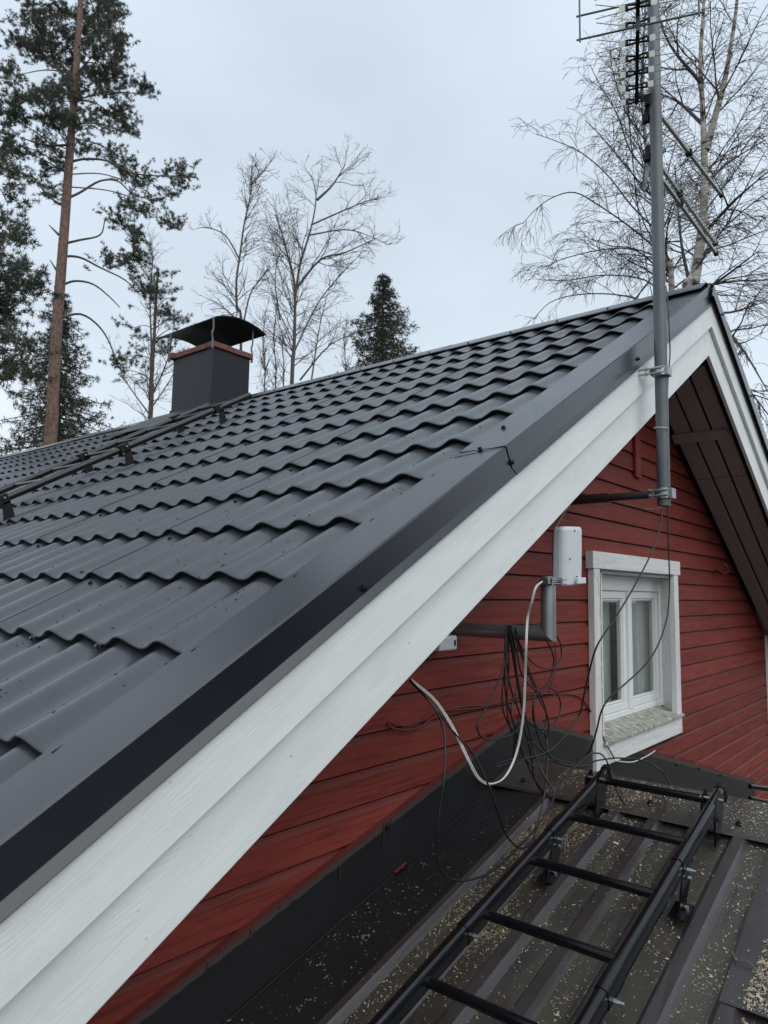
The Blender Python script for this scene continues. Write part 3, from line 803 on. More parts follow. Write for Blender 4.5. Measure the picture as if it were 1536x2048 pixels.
# lichen patches on the base leaf and pans
mb = MB(); r2 = random.Random(5)
def blob(p, r, nrm, seed):
    q = nrm.to_track_quat('Z', 'Y').to_matrix(); rr = random.Random(seed); n = 9
    ring = [p+q@Vector((math.cos(a)*r*rr.uniform(.6, 1.2), math.sin(a)*r*rr.uniform(.6, 1.2), .0003)) for a in [2*math.pi*i/n for i in range(n)]]
    ring2 = [p+(v-p)*.55+nrm*.0018*rr.uniform(.4, 1.4) for v in ring]
    mb.add(ring+ring2+[p+nrm*.002], [(i, (i+1) % n, (i+1) % n+n, i+n) for i in range(n)]+[(i+n, (i+1) % n+n, 2*n) for i in range(n)], True)
cl = [(820, 1795, 16), (735, 1808, 9), (705, 1830, 12), (685, 1850, 12), (750, 1840, 12), (795, 1830, 5), (825, 1775, 6), (740, 1860, 14), (628, 1913, 10), (645, 1940, 12), (660, 1955, 14), (600, 2020, 9), (615, 2003, 8), (730, 1875, 8), (775, 1780, 7), (720, 1870, 8), (690, 1970, 6), (455, 2040, 10), (847, 1727, 6), (670, 1870, 8)]
for (x, y, s) in cl:
    for i in range(5):
        px_, py_ = x+r2.gauss(0, s*.8), y+r2.gauss(0, s*.7); p = on_low(px_, py_, .018); 
        if p.y < ye: continue
        f = (W-p.y)/(W-ye); p = LL(low_s(p), p.y, .009+.018*max(0, min(1, f))); blob(p, r2.uniform(.0015, .0055), N2, r2.random())
for i in range(380):
    y = r2.uniform(ye+.005, W-.04); s = -r2.uniform(.25, 2.6); f = (W-y)/(W-ye); blob(LL(s, y, .009+.018*f), abs(r2.gauss(.0010, .0009))+.0005, N2, i)
put('lichen', mb, m_lich, annex, kind='stuff')

# sawdust chips
chips = MB(); r3 = random.Random(11)
rowpts = low_prof(0, RIB, 0)
def low_h(y):
    t = ((y-ybase) % RIB)/RIB
    if t < .5: return 0
    t = (t-.5)*RIB
    return .021*min(1, t/.018) if t < .052 else .021*max(0, 1-(t-.052)/.020)
def clump(s, y): return .5+.5*math.sin(s*5.1+1.3*math.sin(y*9))*math.sin(y*7.3+2.1*math.sin(s*3.7))
cnt = 0
while cnt < 16000:
    y = r3.uniform(-1.05, ye); s = -r3.uniform(0.0, 2.35)
    t = ((y-ybase) % RIB)/RIB
    dens = .04+.96*clump(s, y)**3*(.4+.6*math.sin(s*17+y*23)**2)
    dens *= math.exp(-abs(s)*.38)+.12
    if low_h(y) > .003 and s < -.24: dens *= .06
    if s > -.235: dens *= .5
    if y > on_low(1050, 1700).y: dens *= 1.5 if low_h(y) < .002 else 1
    if t > .40 and t < .5: dens *= 1.6
    if y < -.68: dens *= 1.8
    if r3.random() > dens: continue
    h = low_h(y) if s < -.235 else (.036)
    if s1 < s < -.25 and y < c_.y: h = .028
    p = LL(s, y, h+.001); L = abs(r3.gauss(.0010, .0013))+.0006
    if r3.random() < .02: L *= 2.2
    w = L*r3.uniform(.2, .45); th = r3.uniform(.0003, .0007); a = r3.uniform(0, math.pi); tilt = r3.uniform(-.4, .4)
    ux = (U2*math.cos(a)+Vector((0, 1, 0))*math.sin(a)+N2*tilt).normalized(); uy = N2.cross(ux).normalized(); uz = ux.cross(uy)
    V = [p+ux*(sx*L)+uy*(sy*w)+uz*(sz*th) for sx in (-1, 1) for sy in (-1, 1) for sz in (0, 1)]
    chips.add(V, [(0, 1, 3, 2), (4, 6, 7, 5), (0, 4, 5, 1), (2, 3, 7, 6), (1, 5, 7, 3)]); cnt += 1
put('sawdust', chips, m_chip, kind='stuff', label='pale sawdust and wood chips scattered over the brown ribbed porch roof', cat='sawdust')
# dry twig on the plate
mb = MB(); pts = [on_low(x, y, .034) for x, y in [(1464, 1903), (1472, 1921), (1500, 1926), (1512, 1940), (1520, 1960), (1536, 1962)]]
mb.tube(pts, .0025, 5, .0012); put('twig', mb, m_twig2, label='small dry twig lying on the flat cover plate at the porch roof edge', cat='twig')

# ------------------------------------------------------------------ ladder on the lower roof
lad = thing('porch_roof_ladder', 'black tubular roof ladder bolted to the ribbed porch roof below the window', 'roof ladder', LL(-1.2, -.25, 0))
hT = .125
ylR = sum(on_low(x, y, hT).y for x, y in ((760, 2048), (1195, 1560), (975, 1830)))/3
yrR = sum(on_low(x, y, hT).y for x, y in ((1180, 2048), (1445, 1590), (1315, 1787)))/3
def rail_prof(w=.017, h=.030):
    return [(w*math.copysign(abs(math.cos(a))**.6, math.cos(a)), h*math.copysign(abs(math.sin(a))**.6, math.sin(a))) for a in [2*math.pi*i/20 for i in range(20)]]
sTL = low_s(on_low(1213, 1545, hT)); sTR = low_s(on_low(1447, 1585, hT))
jL = low_s(on_low(925, 1868, hT)); jR = low_s(on_low(1215, 2003, hT)); jL2 = low_s(on_low(1098, 1675, hT)); jR2 = low_s(on_low(1362, 1738, hT))
for (yy, st, js) in ((ylR, sTL, (jL2, jL)), (yrR, sTR, (jR2, jR))):
    mb = MB(); mb.sweep(rail_prof(), LL(S_LOW, yy, hT), LL(st, yy, hT), (0, 1, 0), N2, smooth=True); put('rail', fixn(mb), m_black, lad)
    prev = st
    for j in js:
        mb = MB(); mb.sweep(rail_prof(.0195, .0325), LL(j, yy, hT), LL(j+.10, yy, hT), (0, 1, 0), N2, smooth=True); sl = put('sleeve', fixn(mb), m_black, lad)
        b = MB(); b.tube([LL(j+.02, yy-.020, hT-.01), LL(j+.02, yy-.036, hT-.01)], .0062, 6, smooth=False); b.tube([LL(j+.02, yy-.036, hT-.01), LL(j+.02, yy-.048, hT-.01)], .005, 8); put('bolt', b, m_zinc, sl)
sr = [low_s((on_low(a[0], a[1], hT)+on_low(b[0], b[1], hT))/2) for a, b in (((1225, 1562), (1430, 1600)), ((1150, 1632), (1380, 1685)), ((1075, 1722), (1315, 1787)), ((980, 1830), (1245, 1920)))]
dr = (sr[3]-sr[1])/2
for s in sr+[sr[3]+dr, sr[3]+2*dr, sr[3]+3*dr]:
    mb = MB(); mb.sweep([(.0145*math.cos(a), .0145*math.sin(a)) for a in [2*math.pi*i/14 for i in range(14)]], LL(s, yrR+.012, hT-.004), LL(s, ylR-.012, hT-.004), U2, N2, smooth=True); put('rung', fixn(mb), m_black, lad)
# hooks over the ridge and mid brackets
def plate(pts, yy, th=.006): 
    mb = MB(); mb.poly([LL(s, yy, h) for s, h in pts], th, (0, -1, 0)); return mb
for (yy, st) in ((ylR, sTL), (yrR, sTR)):
    mb = plate([(st-.13, hT+.03), (st-.075, hT+.045), (st-.05, hT-.02), (st-.13, .02), (st-.19, .02), (st-.165, hT-.03)], yy-.019, .007); put('ridge_bracket', fixn(mb), m_black, lad)
    mb = plate([(st-.13, hT+.03), (st-.075, hT+.04), (st-.06, hT-.03), (st-.15, hT-.03)], yy+.028, .007); put('ridge_bracket', fixn(mb), m_black, lad)
    b = MB(); b.tube([LL(st-.10, yy-.032, hT+.022), LL(st-.10, yy+.045, hT+.022)], .0055, 8); put('bolt', b, m_zinc, lad)
    mb = MB(); mb.sweep(rail_prof(.020, .033), LL(st-.02, yy, hT), LL(st+.006, yy, hT), (0, 1, 0), N2); put('end_cap', fixn(mb), m_blackm, lad)
for (yy, j) in ((ylR, jL2), (yrR, jR2)):
    o_ = -.022
    mb = plate([(j+.06, hT+.0), (j+.03, hT-.06), (j-.02, .03), (j-.09, .03), (j-.02, hT-.01)], yy+o_, .006); br_ = put('mid_bracket', fixn(mb), m_black, lad)
    mb = MB(); mb.box((j-.10, yy-.045, .024), (j-.02, yy+.01, .028)); put('foot_plate', mb, m_black, br_, MAT_2)
    b = MB(); b.tube([LL(j+.01, yy-.026, hT-.03), LL(j+.01, yy-.036, hT-.03)], .007, 6); b.tube([LL(j-.045, yy-.03, .028), LL(j-.045, yy-.03, .036)], .008, 6); put('bolt', b, m_zinc, br_)
# far railing bars at the right edge
fr = thing('snow_guard', 'pair of short black snow guard tubes at the right edge of the porch ridge', 'snow guard', (XR+.8, -.4, ZR))
for (a, b) in (((1500, 1573), (1620, 1588)), ((1500, 1597), (1620, 1622))):
    mb = MB(); mb.tube([on_y(a[0], a[1], -.45), on_y(b[0], b[1], -.60)], .010, 8); put('tube', mb, m_black, fr)
mb = MB(); p = on_y(1640, 1600, -.6); mb.box((p.x, -.62, ZR-.22), (p.x+.03, -.58, p.z+.06)); put('post', mb, m_black, fr)

# ------------------------------------------------------------------ mast with antennas
YM = -.085
mt_, mb_ = on_y(1306, 0, YM), on_y(1328, 1012, YM)
dm = (mt_-mb_); top = mb_+dm*1.22
mast = thing('antenna_mast', 'grey steel antenna mast clamped in front of the white bargeboard', 'mast', mb_)
RM = .0295
mb = MB(); kink = mb_+dm*.33
mb.tube([mb_, kink, kink+dm*.35, top], RM, 24); put('pole', mb, m_mast, mast)
mb = MB(); mb.tube([mb_+Vector((0, 0, -.001)), mb_+Vector((0, 0, .004))], RM*.8, 20); put('pole_plug', mb, m_blackm, mast)
# arm to the wall
pa = on_y(1322, 988, YM)
mb = MB(); mb.tube([pa+Vector((0, .05, 0)), (pa.x, .16, pa.z)], .019, 12); mb.tube([(pa.x, .16, pa.z), (pa.x, W, pa.z)], .024, 12); put('wall_arm', mb, m_brown, mast)
def clamp(p, z0, name='clamp', ext=.09):
    mb = MB(); r = RM+.003
    mb.tube([(p.x, p.y, p.z-z0), (p.x, p.y, p.z+z0)], r, 24, smooth=True)
    mb.box((p.x-.012, p.y-r-.012, p.z-z0), (p.x+.045, p.y-r+.006, p.z+z0), .002)
    mb.box((p.x-.038, p.y+r-.004, p.z-z0*.8), (p.x+.03, p.y+r+.004, p.z+z0*.8), .002)
    c = put(name, fixn(mb), m_galv, mast)
    for dz in (-.012, .012):
        b = MB(); b.tube([(p.x-.036, p.y-r-.004, p.z+dz), (p.x-.036, p.y+r+ext*.6, p.z+dz)], .0045, 8); b.tube([(p.x-.036, p.y+r+.012, p.z+dz), (p.x-.036, p.y+r+.02, p.z+dz)], .010, 6, smooth=False); put('bolt', b, m_zinc, c)
    return c
clamp(on_y(1318, 744, YM), .020); clamp(on_y(1326, 987, YM), .024)
mb = MB(); p = on_y(1322, 857, YM); mb.tube([(p.x+RM*1.06*math.cos(a), p.y+RM*1.06*math.sin(a), p.z+.004*math.sin(a)) for a in [2*math.pi*i/24 for i in range(25)]], .0022, 6); put('cable_tie', mb, m_cablew, mast)

def ubolt(p, parent):
    mb = MB(); mb.tube([(p.x+(RM+.004)*math.cos(a), p.y+(RM+.004)*math.sin(a), p.z) for a in [math.pi*(.95+1.1*i/16) for i in range(17)]]+[(p.x+RM+.004, p.y+.06, p.z)], .0035, 6)
    mb.tube([(p.x-RM-.004, p.y, p.z), (p.x-RM-.004, p.y+.06, p.z)], .0035, 6); put('u_bolt', mb, m_galv, parent)
def hdir(px_):      # horizontal direction towards a bearing seen at column px_
    r = ray((px_, 1170)); return Vector((r.x, r.y, 0)).normalized()
# antenna 1: boom runs level towards the viewer, left of the mast
B1 = hdir(1258); P1v = Vector((0, 0, 1)).cross(B1).normalized()
q0 = on_y(1273, 206, .02)
a1 = thing('tv_antenna', 'yagi antenna at the mast top, level boom with crossed white tipped elements and wire reflector', 'antenna', q0)
mb = MB(); mb.sweep([(-.008, -.008), (.008, -.008), (.008, .008), (-.008, .008)], q0, q0-B1*1.05, P1v, (0, 0, 1)); put('boom', fixn(mb), m_blackm, a1)
for i in range(9):
    c = q0-B1*(.02+.105*i)
    mb = MB(); s_ = .040
    for sg in (-1, 1): mb.tube([c+P1v*(sg*.004)+Vector((0, 0, .006)), c+P1v*(sg*s_)+Vector((0, 0, .014))], .005, 5); mb.tube([c+P1v*(sg*.004)+Vector((0, 0, -.006)), c+P1v*(sg*s_)+Vector((0, 0, -.010))], .005, 5)
    mb.sweep([(-.006, -.012), (.006, -.012), (.006, .014), (-.006, .014)], c-P1v*(s_+.012), c-P1v*s_, B1, (0, 0, 1)); mb.sweep([(-.006, -.012), (.006, -.012), (.006, .014), (-.006, .014)], c+P1v*s_, c+P1v*(s_+.012), B1, (0, 0, 1))
    cl_ = put('element_clip', mb, m_blackm, a1)
    mb = MB()
    for sg in (-1, 1):
        b_ = c+P1v*(sg*(s_+.01))
        mb.poly([b_+Vector((0, 0, .016)), b_+P1v*(sg*.028)+Vector((0, 0, .018)), b_+P1v*(sg*.028)+Vector((0, 0, -.016)), b_+Vector((0, 0, -.013))], .0015, B1)
        for zz in (-1, 1): mb.tube([b_+P1v*(sg*.025)+Vector((0, 0, .012*zz)), b_+P1v*(sg*.125)+Vector((0, 0, .034*zz))-B1*.02], .0022, 5)
    er = put('element_rod', mb, m_alu, cl_); er['kind'] = 'stuff'
rc = q0-B1*.60
mb = MB()
zl = on_plane((1290, 50), B1, rc.dot(B1)).z
for zz in (0, .115, .23, .345): mb.tube([rc+P1v*.26*1+Vector((0, 0, zl-rc.z+zz)), rc-P1v*.26+Vector((0, 0, zl-rc.z+zz))], .0045, 6)
for sg in (-1, 1): mb.tube([rc+P1v*.245*sg+Vector((0, 0, zl-rc.z-.012)), rc+P1v*.245*sg+Vector((0, 0, zl-rc.z+.5))], .0045, 6)
rf = put('reflector', mb, m_mast, a1)
mb = MB(); mb.sweep([(-.009, -.003), (.009, -.003), (.009, .003), (-.009, .003)], rc+Vector((0, 0, zl-rc.z-.02)), rc+Vector((0, 0, zl-rc.z+.5)), P1v, B1); put('reflector_bar', fixn(mb), m_mast, rf)
pm = on_y(1313, 195, YM)
mb = MB(); mb.box((pm.x-.055, pm.y+.012, pm.z-.055), (pm.x+.0, pm.y+.045, pm.z+.0), .006); mb.sweep([(-.012, -.012), (.012, -.012), (.012, .012), (-.012, .012)], q0-B1*.06, Vector((pm.x-.04, pm.y+.05, pm.z)), P1v, (0, 0, 1)); put('mount', fixn(mb), m_blackm, a1)
ubolt(pm, a1)
# antennas 2 and 3: booms running level away to the right
def antenna(pstart, pend, Y0, bearing, label, double, clip_at, n_el):
    A = on_y(pstart[0], pstart[1], Y0); D = hdir(bearing); Pv = Vector((0, 0, 1)).cross(D).normalized()
    # length from the pixel column of the end
    best = min((abs((lambda v: 768+FPX*v.dot(_rr)/v.dot(_d))(A+D*t-CAM)-pend[0]), t) for t in [i*.01 for i in range(20, 300)])[1]
    t_ = thing('tv_antenna', label, 'antenna', A)
    offs = (0,) if not double else (-.032, .032)
    for o_ in offs:
        mb = MB(); mb.sweep([(-.0085, -.0085), (.0085, -.0085), (.0085, .0085), (-.0085, .0085)], A-D*.22+Vector((0, 0, o_)), A+D*best+Vector((0, 0, o_)), Pv, (0, 0, 1)); put('boom', fixn(mb), m_alu, t_)
        e = MB(); q = A+D*best+Vector((0, 0, o_)); e.sweep([(-.012, -.012), (.012, -.012), (.012, .012), (-.012, .012)], q-D*.02, q+D*.012, Pv, (0, 0, 1)); put('end_cap', fixn(e), m_blackm, t_)
    me_ = MB()
    ln = .075 if not double else .10
    me_.tube([Pv*-ln, Pv*ln], .002, 5); me_ = me_.mesh('element')
    for i in range(n_el):
        c = A+D*(best*(.10+.86*i/(n_el-1))); 
        for o_ in offs: put('element', me_, m_alu, t_, Matrix.Translation(c+Vector((0, 0, o_+.010))))
    for f in clip_at:
        c = A+D*best*f; e = MB(); e.sweep([(-.016, -.04 if double else -.014), (.016, -.04 if double else -.014), (.016, .045 if double else .016), (-.016, .045 if double else .016)], c-D*.014, c+D*.014, Pv, (0, 0, 1)); put('clip', fixn(e), m_blackm, t_)
    return t_, A, D
t2, A2, D2 = antenna((1322, 232), (1443, 385), YM+.05, 2061, 'single boom yagi antenna pointing right, upper of the two sloping ones on the mast', False, (.42,), 26)
t3, A3, D3 = antenna((1322, 345), (1432, 497), YM+.05, 1938, 'double boom yagi antenna pointing right, lower of the two sloping ones on the mast', True, (.30,), 22)
for tt, (x, y) in ((t2, (1315, 226)), (t3, (1317, 302))):
    p = on_y(x, y, YM); 
    mb = MB(); mb.box((p.x-.045, p.y+.01, p.z-.03), (p.x+.02, p.y+.05, p.z+.025), .006); mb.box((p.x-.055, p.y+.03, p.z-.055), (p.x-.025, p.y+.06, p.z-.02), .004); put('mount', fixn(mb), m_blackm, tt)
    if tt is t3: ubolt(p, tt)
mb = MB(); p = on_y(1300, 330, YM+.08); mb.poly([p+Vector((-.04, 0, .03)), p+Vector((.03, 0, .04)), p+Vector((.06, .05, -.10)), p+Vector((.03, .05, -.10))], .01, (0, -1, 0)); put('bracket_plate', fixn(mb), m_galv, t3)

# ------------------------------------------------------------------ modem box on a bent galvanised pipe
YP = .06
pv0, pv1 = on_y(1096, 1153, YP), on_y(1097, 1268, YP)
pvx = (pv0.x+pv1.x)/2; RPp = .0285
pipe = thing('wall_pipe_bracket', 'galvanised mitred pipe arm reaching out from the red wall under the bargeboard', 'pipe bracket', (pvx, W, pv1.z))
zc_ = pv1.z
def mitre():
    mb = MB(); n = 24; V = []
    # vertical leg bottom end cut at 45 degrees, horizontal leg towards the wall
    for k in range(n):
        a = 2*math.pi*k/n; c, s = math.cos(a), math.sin(a)
        V.append((pvx+RPp*c, YP+RPp*s, pv0.z))
    for k in range(n):
        a = 2*math.pi*k/n; c, s = math.cos(a), math.sin(a)
        V.append((pvx+RPp*c, YP+RPp*s, zc_+RPp*s))
    for k in range(n):
        a = 2*math.pi*k/n; c, s = math.cos(a), math.sin(a)
        V.append((pvx+RPp*c, W-.005, zc_+RPp*s))
    f1 = [(k, (k+1) % n, (k+1) % n+n, k+n) for k in range(n)]; f2 = [(k+n, (k+1) % n+n, (k+1) % n+2*n, k+2*n) for k in range(n)]
    a1_ = MB(); a1_.add(V[:2*n], f1, True); a1_.add(V[:n], [tuple(range(n))]); 
    a2_ = MB(); a2_.add(V[n:], f1, True)
    return a1_, a2_
a_, b_ = mitre(); put('upright_tube', fixn(a_), m_galv, pipe); put('arm_tube', fixn(b_), m_galv, pipe)
mb = MB(); mb.tube([(pvx, YP, pv0.z+.001), (pvx, YP, pv0.z+.003)], RPp*.85, 20); put('tube_opening', mb, m_blackm, pipe)
mb = MB(); mb.box((pvx-.05, W-.012, zc_-.05), (pvx+.05, W-.004, zc_+.05), .002); put('wall_plate', fixn(mb), m_brown, pipe)
cz = on_y(1096, 1163, YP).z
# radio unit
radio = thing('radio_unit', 'light grey plastic radio antenna box clamped beside the galvanised pipe', 'radio unit', (pvx+.12, YP, cz))
c0 = on_y(1118, 1060, YP-.0); c1 = on_y(1172, 1168, YP-.0)
_cx = on_y(1141, 1110, YP-.01).x; xa, xb = _cx-.066, _cx+.066
zA, zB2 = cz-.012, on_y(1140, 1055, YP).z
hh = zB2-zA; ww = xb-xa
# rounded housing, facing the viewer (-y); outline in x,y swept up z with a slight lean
pr = []
for (x, y) in [(-.5, .25), (-.5, -.08), (-.47, -.22), (-.40, -.34), (-.30, -.40), (.38, -.46), (.46, -.44), (.5, -.38), (.5, -.30), (.46, .20), (.40, .30), (-.42, .32)]: pr.append((x*ww, y*ww*.62))
mb = MB(); n = len(pr); lev = [(0, .94), (.03, 1.0), (.5, 1.0), (.94, .985), (1.0, .90)]
for (t, sc_) in lev:
    for (x, y) in pr: mb.v.append((x*sc_, y*sc_+.012*(1-t), t*hh))
for i in range(len(lev)-1):
    for k in range(n): a = i*n+k; b = i*n+(k+1) % n; mb.f.append((a, b, b+n, a+n)); mb.sm.append(False)
mb.f += [tuple(range(n-1, -1, -1)), tuple(range((len(lev)-1)*n, len(lev)*n))]; mb.sm += [False, False]
Mr = Matrix.Translation(((xa+xb)/2, YP+.0, zA)) @ Matrix.Rotation(math.radians(-3), 4, 'Y') @ Matrix.Rotation(math.radians(-4), 4, 'Z')
ho = put('housing', bevelled(mb, .004, 3), m_plastic, radio, Mr)
mb = MB(); mb.box((.0, -.47*ww*.62-.004, .006), (.49*ww, -.43*ww*.62, .030), .002); put('cover_flap', fixn(mb), m_plastic, radio, Mr)
mb = MB()
for (x, z) in ((.05, .036), (.0, hh*.93), (-.33, hh*.45)): mb.tube([(x*ww, -.5*ww*.62*.80, z), (x*ww, -.5*ww*.62*.93, z)], .003, 8)
put('cover_screw', mb, m_mast, radio, Mr)
mb = MB(); p = Vector((pvx, YP, cz)); mb.tube([(p.x+(RPp+.003)*math.cos(a), p.y+(RPp+.003)*math.sin(a), p.z) for a in [2*math.pi*i/24 for i in range(25)]], .0045, 6)
for dz in (-.008, .008): mb.tube([(p.x-.075, p.y-RPp-.004, p.z+dz), (p.x+.09, p.y-RPp-.004, p.z+dz)], .003, 6)
mb.box((p.x-.045, p.y-RPp-.012, p.z-.014), (p.x-.035, p.y+.01, p.z+.014)); mb.box((p.x+.035, p.y-RPp-.012, p.z-.014), (p.x+.043, p.y+.02, p.z+.014))
mb.box((p.x-.075, p.y-RPp-.010, p.z-.008), (p.x-.062, p.y-RPp+.004, p.z+.008)); put('pipe_clamp', mb, m_zinc, radio)
# white junction bracket peeping from behind the bargeboard
mb = MB(); p = on_y(905, 1286, W-.09); mb.box((p.x-.10, W-.10, p.z-.028), (p.x+.018, W-.004, p.z+.030), .006); jb = put('junction_bracket', bevelled(mb, .003, 1), m_plastic, label='small white slotted bracket on the wall half hidden by the bargeboard', cat='bracket')
mb = MB(); mb.tube([(p.x+.0, W-.102, p.z-.010), (p.x+.0, W-.102, p.z+.012)], .004, 8); put('slot', mb, m_blackm, jb)
# rusty red hook on the wall
pts = [on_y(x, y, Y) for x, y, Y in [(1432, 1141, W), (1440, 1145, W-.05), (1450, 1147, W-.09), (1455, 1140, W-.11), (1452, 1131, W-.11), (1445, 1129, W-.10)]]
mb = MB(); mb.tube(crom(pts, 5), .010, 8); put('hook', mb, m_cabler, label='red painted hook screwed into the siding under the right soffit', cat='hook')

# ------------------------------------------------------------------ cables
def cable(pts, r, m_, label, name='cable', cat='cable', group=None, extra=None):
    P = [on_y(*p) for p in pts]
    mb = MB(); mb.tube(crom(P, 7), r, 8)
    if extra: mb.tube([p+Vector(extra) for p in crom(P, 7)], r, 8)
    return put(name, mb, m_, label=label, cat=cat, group=group)
GC = 'slack cables hanging in front of the red gable wall'
cable([(1325, 1010, YM), (1321, 1050, YM+.0), (1303, 1105, YM), (1270, 1170, YM), (1230, 1237, YM-.01), (1195, 1290, YM), (1178, 1345, .02), (1166, 1400, .06), (1158, 1430, .1), (1124, 1479, .12), (1092, 1505, .15), (1036, 1521, .2), (994, 1534, .22), (1010, 1522, .22), (1060, 1514, .22), (1100, 1520, .22), (1142, 1532, .2), (1180, 1530, .2)], .0034, m_cable, 'black cable from the mast foot crossing the window diagonally to the left', group=GC)
cable([(1335, 1010, YM), (1336, 1060, YM), (1338, 1120, YM), (1339, 1180, YM), (1333, 1240, YM), (1315, 1292, YM), (1290, 1330, YM), (1250, 1368, YM), (1222, 1392, YM), (1203, 1422, YM+.02), (1192, 1465, .0), (1178, 1503, .05), (1152, 1528, .1), (1118, 1525, .15), (1090, 1500, .18), (1073, 1462, .2), (1066, 1412, .2), (1072, 1386, .2)], .0034, m_cable, 'black cable from the mast foot bowing right across the window then back left', group=GC)
cable([(1105, 1593, .0), (1122, 1567, .0), (1140, 1545, .0), (1160, 1524, 0), (1181, 1508, 0), (1199, 1507, 0), (1209, 1515, -.02), (1216, 1528, -.03), (1223, 1546, -.04), (1234, 1583, -.08), (1251, 1612, -.10), (1275, 1624, -.12), (1302, 1625, -.14), (1333, 1612, -.15), (1344, 1585, -.14), (1336, 1560, -.1), (1320, 1540, -.05), (1290, 1522, 0), (1241, 1516, .05), (1200, 1520, .1), (1157, 1528, .14), (1105, 1515, .2), (1060, 1480, .25), (1042, 1440, .28)], .0033, m_cable, 'black cable lying in a wide loop over the top of the porch roof ladder', group=GC)
cable([(820, 1360, .30), (850, 1393, .22), (874, 1424, .18), (887, 1460, .14), (890, 1495, .12), (888, 1560, .1), (881, 1610, .1), (875, 1658, .1), (875, 1720, .1), (881, 1740, .1), (896, 1756, .1), (912, 1760, .1), (932, 1761, .1), (978, 1746, .1), (1027, 1704, .1), (1076, 1650, .1), (1108, 1590, .1), (1085, 1545, .15), (1065, 1490, .2), (1040, 1380, .22), (1022, 1270, .22)], .0034, m_cable, 'black cable hanging in the lowest and widest loop down to the porch roof', group=GC)
cable([(820, 1362, .30), (870, 1415, .22), (906, 1463, .18), (942, 1502, .15), (971, 1557, .12), (991, 1609, .1), (1010, 1665, .1), (1033, 1693, .1), (1049, 1695, .1), (1065, 1680, .1), (1085, 1609, .12), (1093, 1544, .15), (1093, 1479, .2), (1075, 1456, .2), (1049, 1432, .22), (1030, 1340, .22), (1017, 1262, .22)], .0034, m_cable, 'black cable hanging in a narrow V shaped loop behind the wide one', group=GC)
cable([(1082, 1164, YP-.045), (1070, 1176, YP-.045), (1062, 1205, YP-.03), (1054, 1235, YP), (1051, 1290, .05), (1049, 1350, .08), (1046, 1420, .1), (1038, 1480, .12), (1025, 1525, .13), (1005, 1558, .13), (978, 1569, .13), (955, 1556, .14), (935, 1520, .15), (915, 1478, .18), (895, 1440, .22), (865, 1398, .27), (820, 1360, .32)], .0026, m_cablew, 'pair of white cables hanging in a loop beside the galvanised pipe', group=GC, extra=(.0058, -.002, .002))
G2 = 'coils of black cable hung over the pipe arm'
Ya = .22
def loop(L, y, **k): return [(a, b, y) for a, b in L]
cable(loop([(1014, 1250), (1010, 1290), (1007, 1334), (985, 1390), (957, 1445), (957, 1465), (965, 1474), (985, 1479), (1024, 1468), (1044, 1445), (1046, 1420), (1036, 1370), (1030, 1324), (1017, 1252)], Ya-.03), .0034, m_cable, 'black cable coil reaching farthest left below the pipe arm', 'cable_coil', group=G2)
cable(loop([(1017, 1251), (1010, 1320), (1012, 1390), (1025, 1440), (1040, 1490), (1062, 1545), (1080, 1575), (1104, 1600)], Ya-.01), .0034, m_cable, 'black cable dropping from the pipe arm to the porch ridge', 'cable_coil', group=G2)
cable(loop([(1030, 1256), (1043, 1295), (1069, 1328), (1102, 1337), (1121, 1318), (1121, 1288), (1108, 1266), (1080, 1250), (1050, 1250), (1035, 1270), (1036, 1300)], Ya-.04), .0033, m_cable, 'uppermost round loop of black cable below the mitred pipe corner', 'cable_coil', group=G2)
cable(loop([(1019, 1250), (1033, 1301), (1043, 1347), (1063, 1374), (1085, 1380), (1102, 1357), (1108, 1318), (1098, 1290), (1086, 1268)], Ya-.02), .0033, m_cable, 'middle loop of black cable tied under the upper round one', 'cable_coil', group=G2)
cable(loop([(1072, 1386), (1092, 1373), (1110, 1382), (1121, 1406), (1115, 1438), (1089, 1458), (1069, 1445), (1066, 1412), (1073, 1385)], Ya), .0033, m_cable, 'lowest small round loop of black cable against the red wall', 'cable_coil', group=G2)
cable(loop([(1016, 1252), (1012, 1300), (1020, 1370), (1040, 1430), (1060, 1500), (1070, 1560), (1095, 1600)], Ya+.02), .0033, m_cable, 'black cable running beside the dropping one towards the ladder top', 'cable_coil', group=G2)
cable(loop([(1022, 1252), (1030, 1310), (1034, 1370), (1022, 1420), (1030, 1450), (1050, 1462), (1078, 1456)], Ya), .0033, m_cable, 'short black cable end curled inside the hanging coils', 'cable_coil', group=G2)
for k, (dx, dy, lab) in enumerate([(7, -8, 'black cable loop crossing the white pair below the pipe arm'), (12, 14, 'wide black cable loop resting on the porch flashing peak')]):
    q_ = [(1016, 1251), (1006+dx, 1320+dy), (990+dx*2, 1400+dy), (1000+dx*2, 1450+dy), (1035+dx*2, 1500+dy*2), (1075+dx, 1490+dy*2), (1085+dx, 1430+dy), (1060+dx, 1370+dy), (1036+dx, 1310+dy), (1022, 1252)]
    cable(loop(q_, Ya-.015*k), .0031, m_cable, lab, 'cable_coil', group=G2)
GR = 'red painted cables clipped along the siding'
cable([(775, 1447, W-.01), (790, 1458, W-.02), (830, 1458, W-.02), (860, 1440, W-.012), (882, 1423, W-.012), (930, 1413, W-.01), (985, 1408, W-.01), (1040, 1392, W-.01), (1080, 1388, W-.01), (1140, 1388, W-.01), (1163, 1397, W-.012), (1180, 1420, W-.012), (1198, 1455, W-.03), (1212, 1487, W-.055), (1229, 1517, W-.06)], .0040, m_cabler, 'red painted cable clipped along the siding from the bargeboard to the window sill', group=GR)
